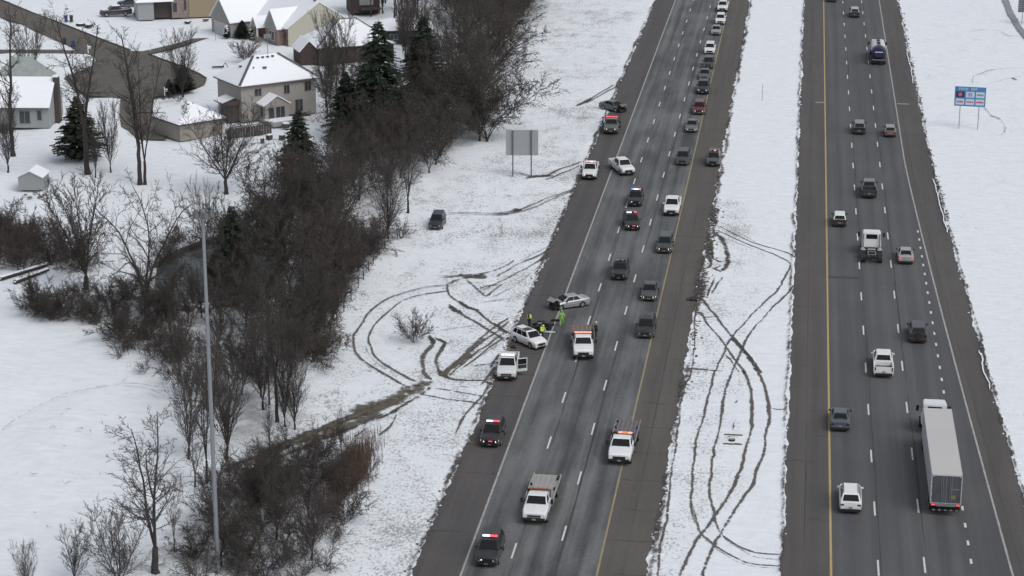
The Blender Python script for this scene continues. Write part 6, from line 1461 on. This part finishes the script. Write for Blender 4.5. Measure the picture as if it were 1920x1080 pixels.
def plant(proto, px=None, py=None, h=None, label='', cat='tree', group=None, rz=None, name=None, xy=None, wide=1.0, hp=None, base_h=None):
    x, y = xy if xy else G(px, py)
    hh = {'tall1': 17, 'tall2': 17, 'tall3': 15, 'pale1': 14, 'oak1': 13, 'oak2': 13, 'vase1': 10, 'vase2': 11, 'maple': 11, 'thick1': 9, 'thick2': 8, 'thick3': 9, 'shrub1': 3.4, 'shrub2': 3.4, 'shrub3': 3.0, 'round': 3.5, 'fine': 8, 'spruce': 17, 'spruce2': 10, 'pine': 9, 'cedar': 9}[proto]
    if hp is not None: h = height_at(x, y, hp)
    s = (h or hh) / hh; rz = random.uniform(0, 6.28) if rz is None else rz; NT[0] += 1
    t = empty(name or 'bare_tree', (x, y, -.02), rz, label, cat, group, (s * wide, s * wide, s))
    for nm, me in PROTO[proto]: link(nm, me, t)
    return t
random.seed(77)
# --- trees one can tell apart
X = plant
X('tall1', 25, 291, hp=5, label='tall slim bare tree at the far left, its base above the garden shed', rz=1.0, wide=1.0)
X('tall2', 165, 326, hp=12, label='tall bare tree forking high up, in front of the dark evergreen', rz=.5, wide=1.1)
X('vase1', 179, 332, hp=210, label='thin young bare tree at the foot of the tall forked one', wide=.6)
X('vase2', 208, 322, hp=188, label='slim bare tree with pale twigs right of the dark evergreen', wide=.65)
X('tall1', 262, 345, hp=38, label='very tall straight bare tree beside the garage, crown over the street', rz=2.6, wide=1.0)
X('tall3', 272, 345, hp=70, label='second stem beside the very tall tree by the garage', rz=2.0, wide=.7)
X('maple', 425, 363, hp=196, label='broad bare maple standing alone in the snow below the garage', rz=.6, wide=1.2)
X('vase2', 343, 181, hp=55, label='bare pear-shaped tree on the rim of the street circle', wide=1.0)
X('round', 461, 116, hp=72, label='small round bare tree behind the beige roof', wide=1.15)
X('vase1', 162, 541, hp=322, label='dense vase-shaped bare tree left of the pond', rz=.3, wide=1.12)
X('oak1', 277, 606, hp=318, label='gnarled dark bare tree with crooked limbs beside the pond', rz=1.9, wide=.8)
X('fine', 385, 470, hp=338, label='pale fine-twigged vase tree right behind the head of the lamp mast', wide=.75)
X('tall3', 292, 1072, hp=770, label='large spreading bare tree in the lower left corner, forked near its base', rz=.9, wide=1.35)
X('tall3', 327, 1034, hp=880, label='thin straight tree right of the large spreading one', wide=.5)
X('vase1', 140, 1095, hp=985, label='low bare tree at the bottom edge left of the large spreading one', wide=1.0)
X('maple', 225, 1120, hp=950, label='twiggy bare tree cut off by the bottom edge of the view', wide=.9)
X('vase2', 50, 1110, hp=1015, label='bare treetop poking up at the bottom left corner', wide=.8)
X('tall3', 634, 404, hp=235, label='single-stemmed bare tree at the edge of the snowy clearing', wide=.75)
X('vase2', 728, 446, hp=300, label='multi-stemmed bare tree at the wood edge nearest the stranded black car', wide=.8, rz=.5)
X('tall3', 765, 398, hp=245, label='leaning multi-stemmed bare tree just behind the clearing', wide=.9)
X('shrub3', 718, 445, hp=385, label='low bush at the foot of the multi-stemmed tree', cat='bush', name='bush')
X('shrub3', 752, 446, h=2.6, label='brushy low bush right of the multi-stemmed tree', cat='bush', name='bush')
X('round', 775, 641, hp=588, label='round pale bush alone in the snow inside the curving tyre tracks', cat='bush', name='bush', wide=1.15)
X('tall2', 520, 790, hp=520, label='thick-trunked dark tree in the middle of the wood behind the lamp mast', wide=.8)
X('tall1', 505, 757, hp=560, label='straight dark trunk left of the thick one in the wood', wide=.6)
X('vase2', 553, 805, hp=655, label='slender many-stemmed tree at the wood edge above the mud track', wide=.75)
X('vase1', 425, 860, hp=660, label='forked bare tree immediately right of the lamp mast', wide=.9)
X('tall3', 388, 905, hp=640, label='dark forked tree immediately left of the lamp mast', wide=.6)
X('vase1', 640, 845, hp=765, label='thin sapling on the mud track above the reddish grass', wide=.55)
X('oak1', 160, 175 + 6, hp=108, label='spreading bare tree behind the dark evergreen at the street rim', wide=.95)
X('vase2', 15, 322, hp=170, label='twiggy bare tree at the left picture edge above the shed', wide=.7)
X('shrub3', 90, 348, hp=325, label='small twiggy bush right of the garden shed', cat='bush', name='bush')
X('fine', 60, 170, hp=20, label='wide bare tree in front of the grey house roof', wide=.9)
E_G = 'evergreens among the bare trees'
def EV(p, px, py, hp, label, wide=1.0, rz=0): X(p, px, py, hp=hp, label=label, name='evergreen_tree', cat='evergreen', wide=wide, rz=rz)
EV('spruce', 713, 266, 36, 'tallest dark spruce, its spire above the dark brick house', 1.32)
EV('pine', 150, 300, 180, 'broad dark evergreen on the snowy lawn by the grey house', .95, 1)
EV('spruce2', 562, 335, 205, 'dark evergreen below the bay of the beige house', .95, 2)
EV('spruce2', 650, 262, 132, 'dark evergreen just left of the tallest spruce', .95, 3)
EV('spruce2', 440, 545, 385, 'dark evergreen top right of the lamp head', .85, 4)
EV('cedar', 402, 520, 475, 'low dark evergreen beside the pond under the lamp mast', 1.6, 4)
EV('cedar', 345, 172, 122, 'dark rounded evergreen bush under the pear-shaped tree', 1.7, 4)
EV('cedar', 318, 178, 148, 'low dark shrub left of the rounded evergreen', 1.5, 5)
EV('spruce2', 795, 180, 30, 'tall dark evergreen in the mass of trees right of the green house', 1.0, 6)
EV('cedar', 785, 128, 70, 'dark green bush at the corner of the green house', 1.6, 2)
EV('cedar', 455, 72, 38, 'yellow-green bush under snow before the cream house', 1.7, 2)
for i, (px, py, lb) in enumerate(((425, 72, 'snow-laden small fir by the garage door of the cream house'), (473, 75, 'snow-laden small fir beside the porch of the cream house'))):
    x, y = G(px, py); t = empty('snowy_fir', (x, y, 0), 0, lb, 'evergreen', None, .27)
    for nm, me in PROTO['cedar']: link(nm, me, t)
    mb = MB(); rnd = random.Random(i)
    for k in range(16):
        a_ = rnd.random() * 6.28; z_ = rnd.uniform(1.5, 8.5); r_ = 2.3 * (1 - z_ / 10); mb.tube((r_ * math.cos(a_), r_ * math.sin(a_), z_), (r_ * .9 * math.cos(a_), r_ * .9 * math.sin(a_), z_ + .5), 1.0, .5, n=6)
    mb.obj('snow_cover', SN, t)
# garden shrubs with snow at the top left
for i, (px, py, s_) in enumerate(((151, 48, 1.0), (166, 50, 1.0), (257, 27, .9), (274, 27, .6), (291, 32, .7), (307, 30, 1.2), (328, 28, 1.0), (386, 38, .7), (352, 43, .8), (125, 17, .4), (240, 31, .4))):
    x, y = G(px, py); t = empty('garden_shrub', (x, y, 0), i, 'low dark garden shrub capped with snow by the upper street', 'shrub', 'snow-capped garden shrubs', (s_ * .9, s_ * .9, s_ * .30))
    bm = bmesh.new(); bmesh.ops.create_icosphere(bm, subdivisions=2, radius=1.0); rr = random.Random(i)
    for v in bm.verts: v.co *= rr.uniform(.8, 1.15)
    bm.transform(Matrix.Translation((0, 0, .6))); me = bpy.data.meshes.new('foliage'); bm.to_mesh(me); bm.free(); me.materials.append(M['needle']); link('foliage', me, t)
    bm = bmesh.new(); bmesh.ops.create_icosphere(bm, subdivisions=2, radius=.72)
    for v in bm.verts: v.co *= rr.uniform(.8, 1.15); v.co.z = v.co.z * .5 + 1.4
    me = bpy.data.meshes.new('snow_cover'); bm.to_mesh(me); bm.free(); me.materials.append(M['snowcap']); link('snow_cover', me, t)
# hedge strip along the beige garage drive
x, y = G(313, 188)
for i, (px, py) in enumerate(((306, 188), (316, 186), (326, 186), (337, 191))):
    x, y = G(px, py); t = X('shrub3', px, py, h=1.1, label='low dark hedge bush in a row above the garage roof', cat='bush', name='bush', group='hedge bushes above the garage')
# --- woods: every tree its own object
used = []
def sector(px, py, bb, h, hr):
    fx = (px - bb[0]) / (bb[1] - bb[0] + 1e-6); fy = (py - bb[2]) / (bb[3] - bb[2] + 1e-6)
    v = ['far', 'middle', 'near'][min(2, max(0, int(fy * 3)))]; u = ['left', 'centre', 'right'][min(2, max(0, int(fx * 3)))]
    return ('taller ' if h > (hr[0] + hr[1]) / 2 else 'shorter '), ' at its %s %s' % (v, u) if u != 'centre' else ' at its %s centre' % v
def scatter(poly, dmin, protos, hr, label, group, cat='tree', name='bare_tree', seed=0, mx=400, wide=(0.85, 1.15)):
    rnd = random.Random(seed); g = [G(*p) for p in poly]; x0, x1 = min(p[0] for p in g), max(p[0] for p in g); y0, y1 = min(p[1] for p in g), max(p[1] for p in g); loc = []; n = 0
    for _ in range(6000):
        x, y = rnd.uniform(x0, x1), rnd.uniform(y0, y1)
        if not inpoly([x], [y], g)[0]: continue
        if any((x - a) ** 2 + (y - b_) ** 2 < dmin * dmin for a, b_ in loc): continue
        loc.append((x, y)); hh_ = rnd.uniform(*hr); ppx, ppy = project(x, y, 0); bb = (min(q[0] for q in poly), max(q[0] for q in poly), min(q[1] for q in poly), max(q[1] for q in poly)); s1, s2 = sector(ppx, ppy, bb, hh_, hr)
        plant(rnd.choice(protos), xy=(x, y), h=hh_, label=s1 + label + s2, group=group, cat=cat, name=name, rz=rnd.random() * 6.28, wide=rnd.uniform(*wide)); n += 1
        if n >= mx: break
    return n
cnt = []
cnt.append(scatter([(850, -50), (1030, -50), (995, 30), (960, 80), (930, 150), (905, 220), (915, 266), (880, 262), (880, 180), (855, 110), (845, 30)], 4.9, ['thick1', 'thick2', 'pale1', 'tall3', 'thick3'], (9, 13.5), 'bare dark-twigged tree crowded in the upper wood', 'trees of the upper wood', seed=1, wide=(1.15, 1.5)))
cnt.append(scatter([(905, 262), (840, 284), (800, 330), (770, 300), (740, 250), (770, 215), (850, 215), (890, 235)], 3.9, ['thick3', 'thick1', 'thick2'], (7, 10), 'brownish bare tree behind the snowy clearing', 'brownish trees behind the clearing', seed=2))
cnt.append(scatter([(650, 290), (740, 262), (770, 305), (735, 370), (680, 380), (620, 355)], 3.9, ['thick1', 'thick3', 'thick2'], (6.5, 10), 'bare tree in the mass below the spruce', 'trees below the spruce', seed=3))
cnt.append(scatter([(610, 135), (660, 150), (700, 190), (660, 260), (600, 262), (610, 190)], 4.8, ['tall3', 'thick1', 'vase1'], (8, 12), 'bare tree between the beige house and the tall spruce', 'trees beside the beige house', seed=4, wide=(.7, .9)))
cnt.append(scatter([(740, 60), (785, 40), (800, 110), (850, 170), (870, 205), (800, 205), (770, 160)], 4.2, ['tall3', 'tall2', 'vase2'], (9, 12), 'thin bare tree behind the green house and the spruce', 'thin trees behind the spruce', seed=5, wide=(.6, .8)))
cnt.append(scatter([(455, 470), (520, 400), (590, 380), (650, 440), (640, 520), (575, 630), (560, 740), (470, 700), (430, 600), (420, 520)], 4.7, ['thick1', 'thick2', 'thick1', 'thick3'], (7.5, 11), 'dark bare tree in the middle wood', 'dark trees of the middle wood', seed=6))
cnt.append(scatter([(640, 440), (700, 470), (650, 545), (600, 640), (590, 700), (560, 640)], 2.4, ['shrub1', 'shrub2', 'thick2'], (2.8, 4.4), 'brown bush along the wood fence', 'bushes along the wood edge', 'bush', 'bush', seed=7))
cnt.append(scatter([(290, 600), (420, 590), (520, 620), (560, 740), (480, 760), (400, 700), (300, 640)], 5.4, ['thick3', 'thick2', 'vase1'], (5, 8), 'bare tree around the pond end behind the lamp mast', 'trees round the pond end', seed=8))
cnt.append(scatter([(60, 575), (140, 555), (260, 560), (340, 610), (330, 690), (270, 672), (200, 620), (120, 600), (60, 600)], 2.6, ['shrub1', 'shrub2', 'shrub3'], (2.0, 3.8), 'low brown bush above the snowfield', 'bushes above the snowfield', 'bush', 'bush', seed=9))
cnt.append(scatter([(-60, 480), (0, 500), (60, 500), (140, 492), (160, 515), (120, 470), (60, 452), (-60, 440)], 2.4, ['shrub2', 'shrub2', 'thick3'], (3.6, 5.0), 'reddish brown bush in the mound at the left edge', 'reddish bushes at the left edge', 'bush', 'bush', seed=10))
cnt.append(scatter([(330, 700), (430, 720), (530, 780), (580, 800), (520, 850), (420, 870), (350, 930), (330, 850)], 4.9, ['vase1', 'thick2', 'tall3', 'vase2'], (6, 9.5), 'thin bare tree in the lower wood', 'thin trees around the lamp mast', seed=11, wide=(.6, .9)))
cnt.append(scatter([(430, 890), (520, 860), (600, 850), (690, 860), (690, 900), (640, 1000), (610, 1100), (420, 1110), (330, 1090), (400, 960)], 2.8, ['shrub1', 'shrub2', 'shrub3', 'shrub3'], (2.0, 3.6), 'dark bush in the bottom thicket', 'bushes in the bottom thicket', 'bush', 'bush', seed=12))
cnt.append(scatter([(380, 990), (500, 940), (600, 900), (600, 1080), (400, 1100)], 4.5, ['thick2', 'vase1', 'vase2'], (5, 7), 'small bare tree rising from the bottom thicket', 'small trees in the bottom thicket', seed=13))
cnt.append(scatter([(330, 455), (420, 430), (520, 390), (540, 420), (440, 445), (340, 480), (300, 500)], 3.0, ['shrub1', 'shrub3'], (2.0, 3.4), 'bush on the far bank of the pond', 'bushes on the far pond bank', 'bush', 'bush', seed=14))
cnt.append(scatter([(650, 30), (760, -10), (790, 20), (760, 45), (690, 35)], 3.8, ['tall3', 'vase2', 'tall1'], (10, 14), 'bare tree beside the small brown house at the top', 'trees beside the brown house', seed=15, wide=(.6, .8)))
cnt.append(scatter([(560, 350), (640, 400), (600, 430), (540, 400)], 3.4, ['vase1', 'thick1'], (6, 8), 'bare tree between the evergreen and the clearing', 'trees left of the clearing', seed=16, wide=(.8, 1)))
cnt.append(scatter([(200, 655), (280, 690), (330, 720), (420, 740), (400, 780), (340, 760)], 3.0, ['shrub3'], (1.2, 2.2), 'sparse low bush on the lower slope by the snowfield', 'sparse bushes by the snowfield', 'bush', 'bush', seed=17))
cnt.append(scatter([(290, 575), (400, 580), (420, 610), (300, 620)], 3.2, ['vase1', 'thick2'], (5, 7.5), 'bare tree screening the pond from the snowfield', 'trees in front of the pond', seed=21, wide=(.8, 1)))
# reddish dry grass clump
rnd = random.Random(5); x0, y0 = G(672, 885); mb = MB()
for _ in range(2600):
    x = x0 - .6 + rnd.gauss(0, .8); y = y0 + rnd.gauss(0, 3.2); a_ = rnd.random() * 6.28; h_ = rnd.uniform(.9, 2.1); l_ = rnd.uniform(.1, .5)
    dx, dy = math.cos(a_), math.sin(a_); mb.add([(x - dy * .025, y + dx * .025, 0), (x + dy * .025, y - dx * .025, 0), (x + dx * l_, y + dy * l_, h_)], [(0, 1, 2)])
tag(mb.obj('dry_grass', M['grassdry']), kind='stuff')
same = {}
for o in sc.objects:
    if o.parent is None and o.get('category') in ('tree', 'bush') and 'group' in o and ' at its ' in o['label']: same.setdefault(o['label'], []).append(o)
for lb, os_ in same.items():
    if 1 < len(os_) < 6:
        os_.sort(key=lambda o: project(o.location.x, o.location.y)[0])
        for i, o in enumerate(os_):
            o['label'] = lb + (', leftmost' if i == 0 else ', rightmost' if i == len(os_) - 1 else ', %s from left' % ('second', 'third', 'fourth')[i - 1])
            if len(o['label'].replace('-', ' ').split()) > 15: o['label'] = o['label'].replace('bare ', '', 1).replace('low ', '', 1).replace(' at its ', ' ')
print('TREES', NT[0], cnt, STATS)
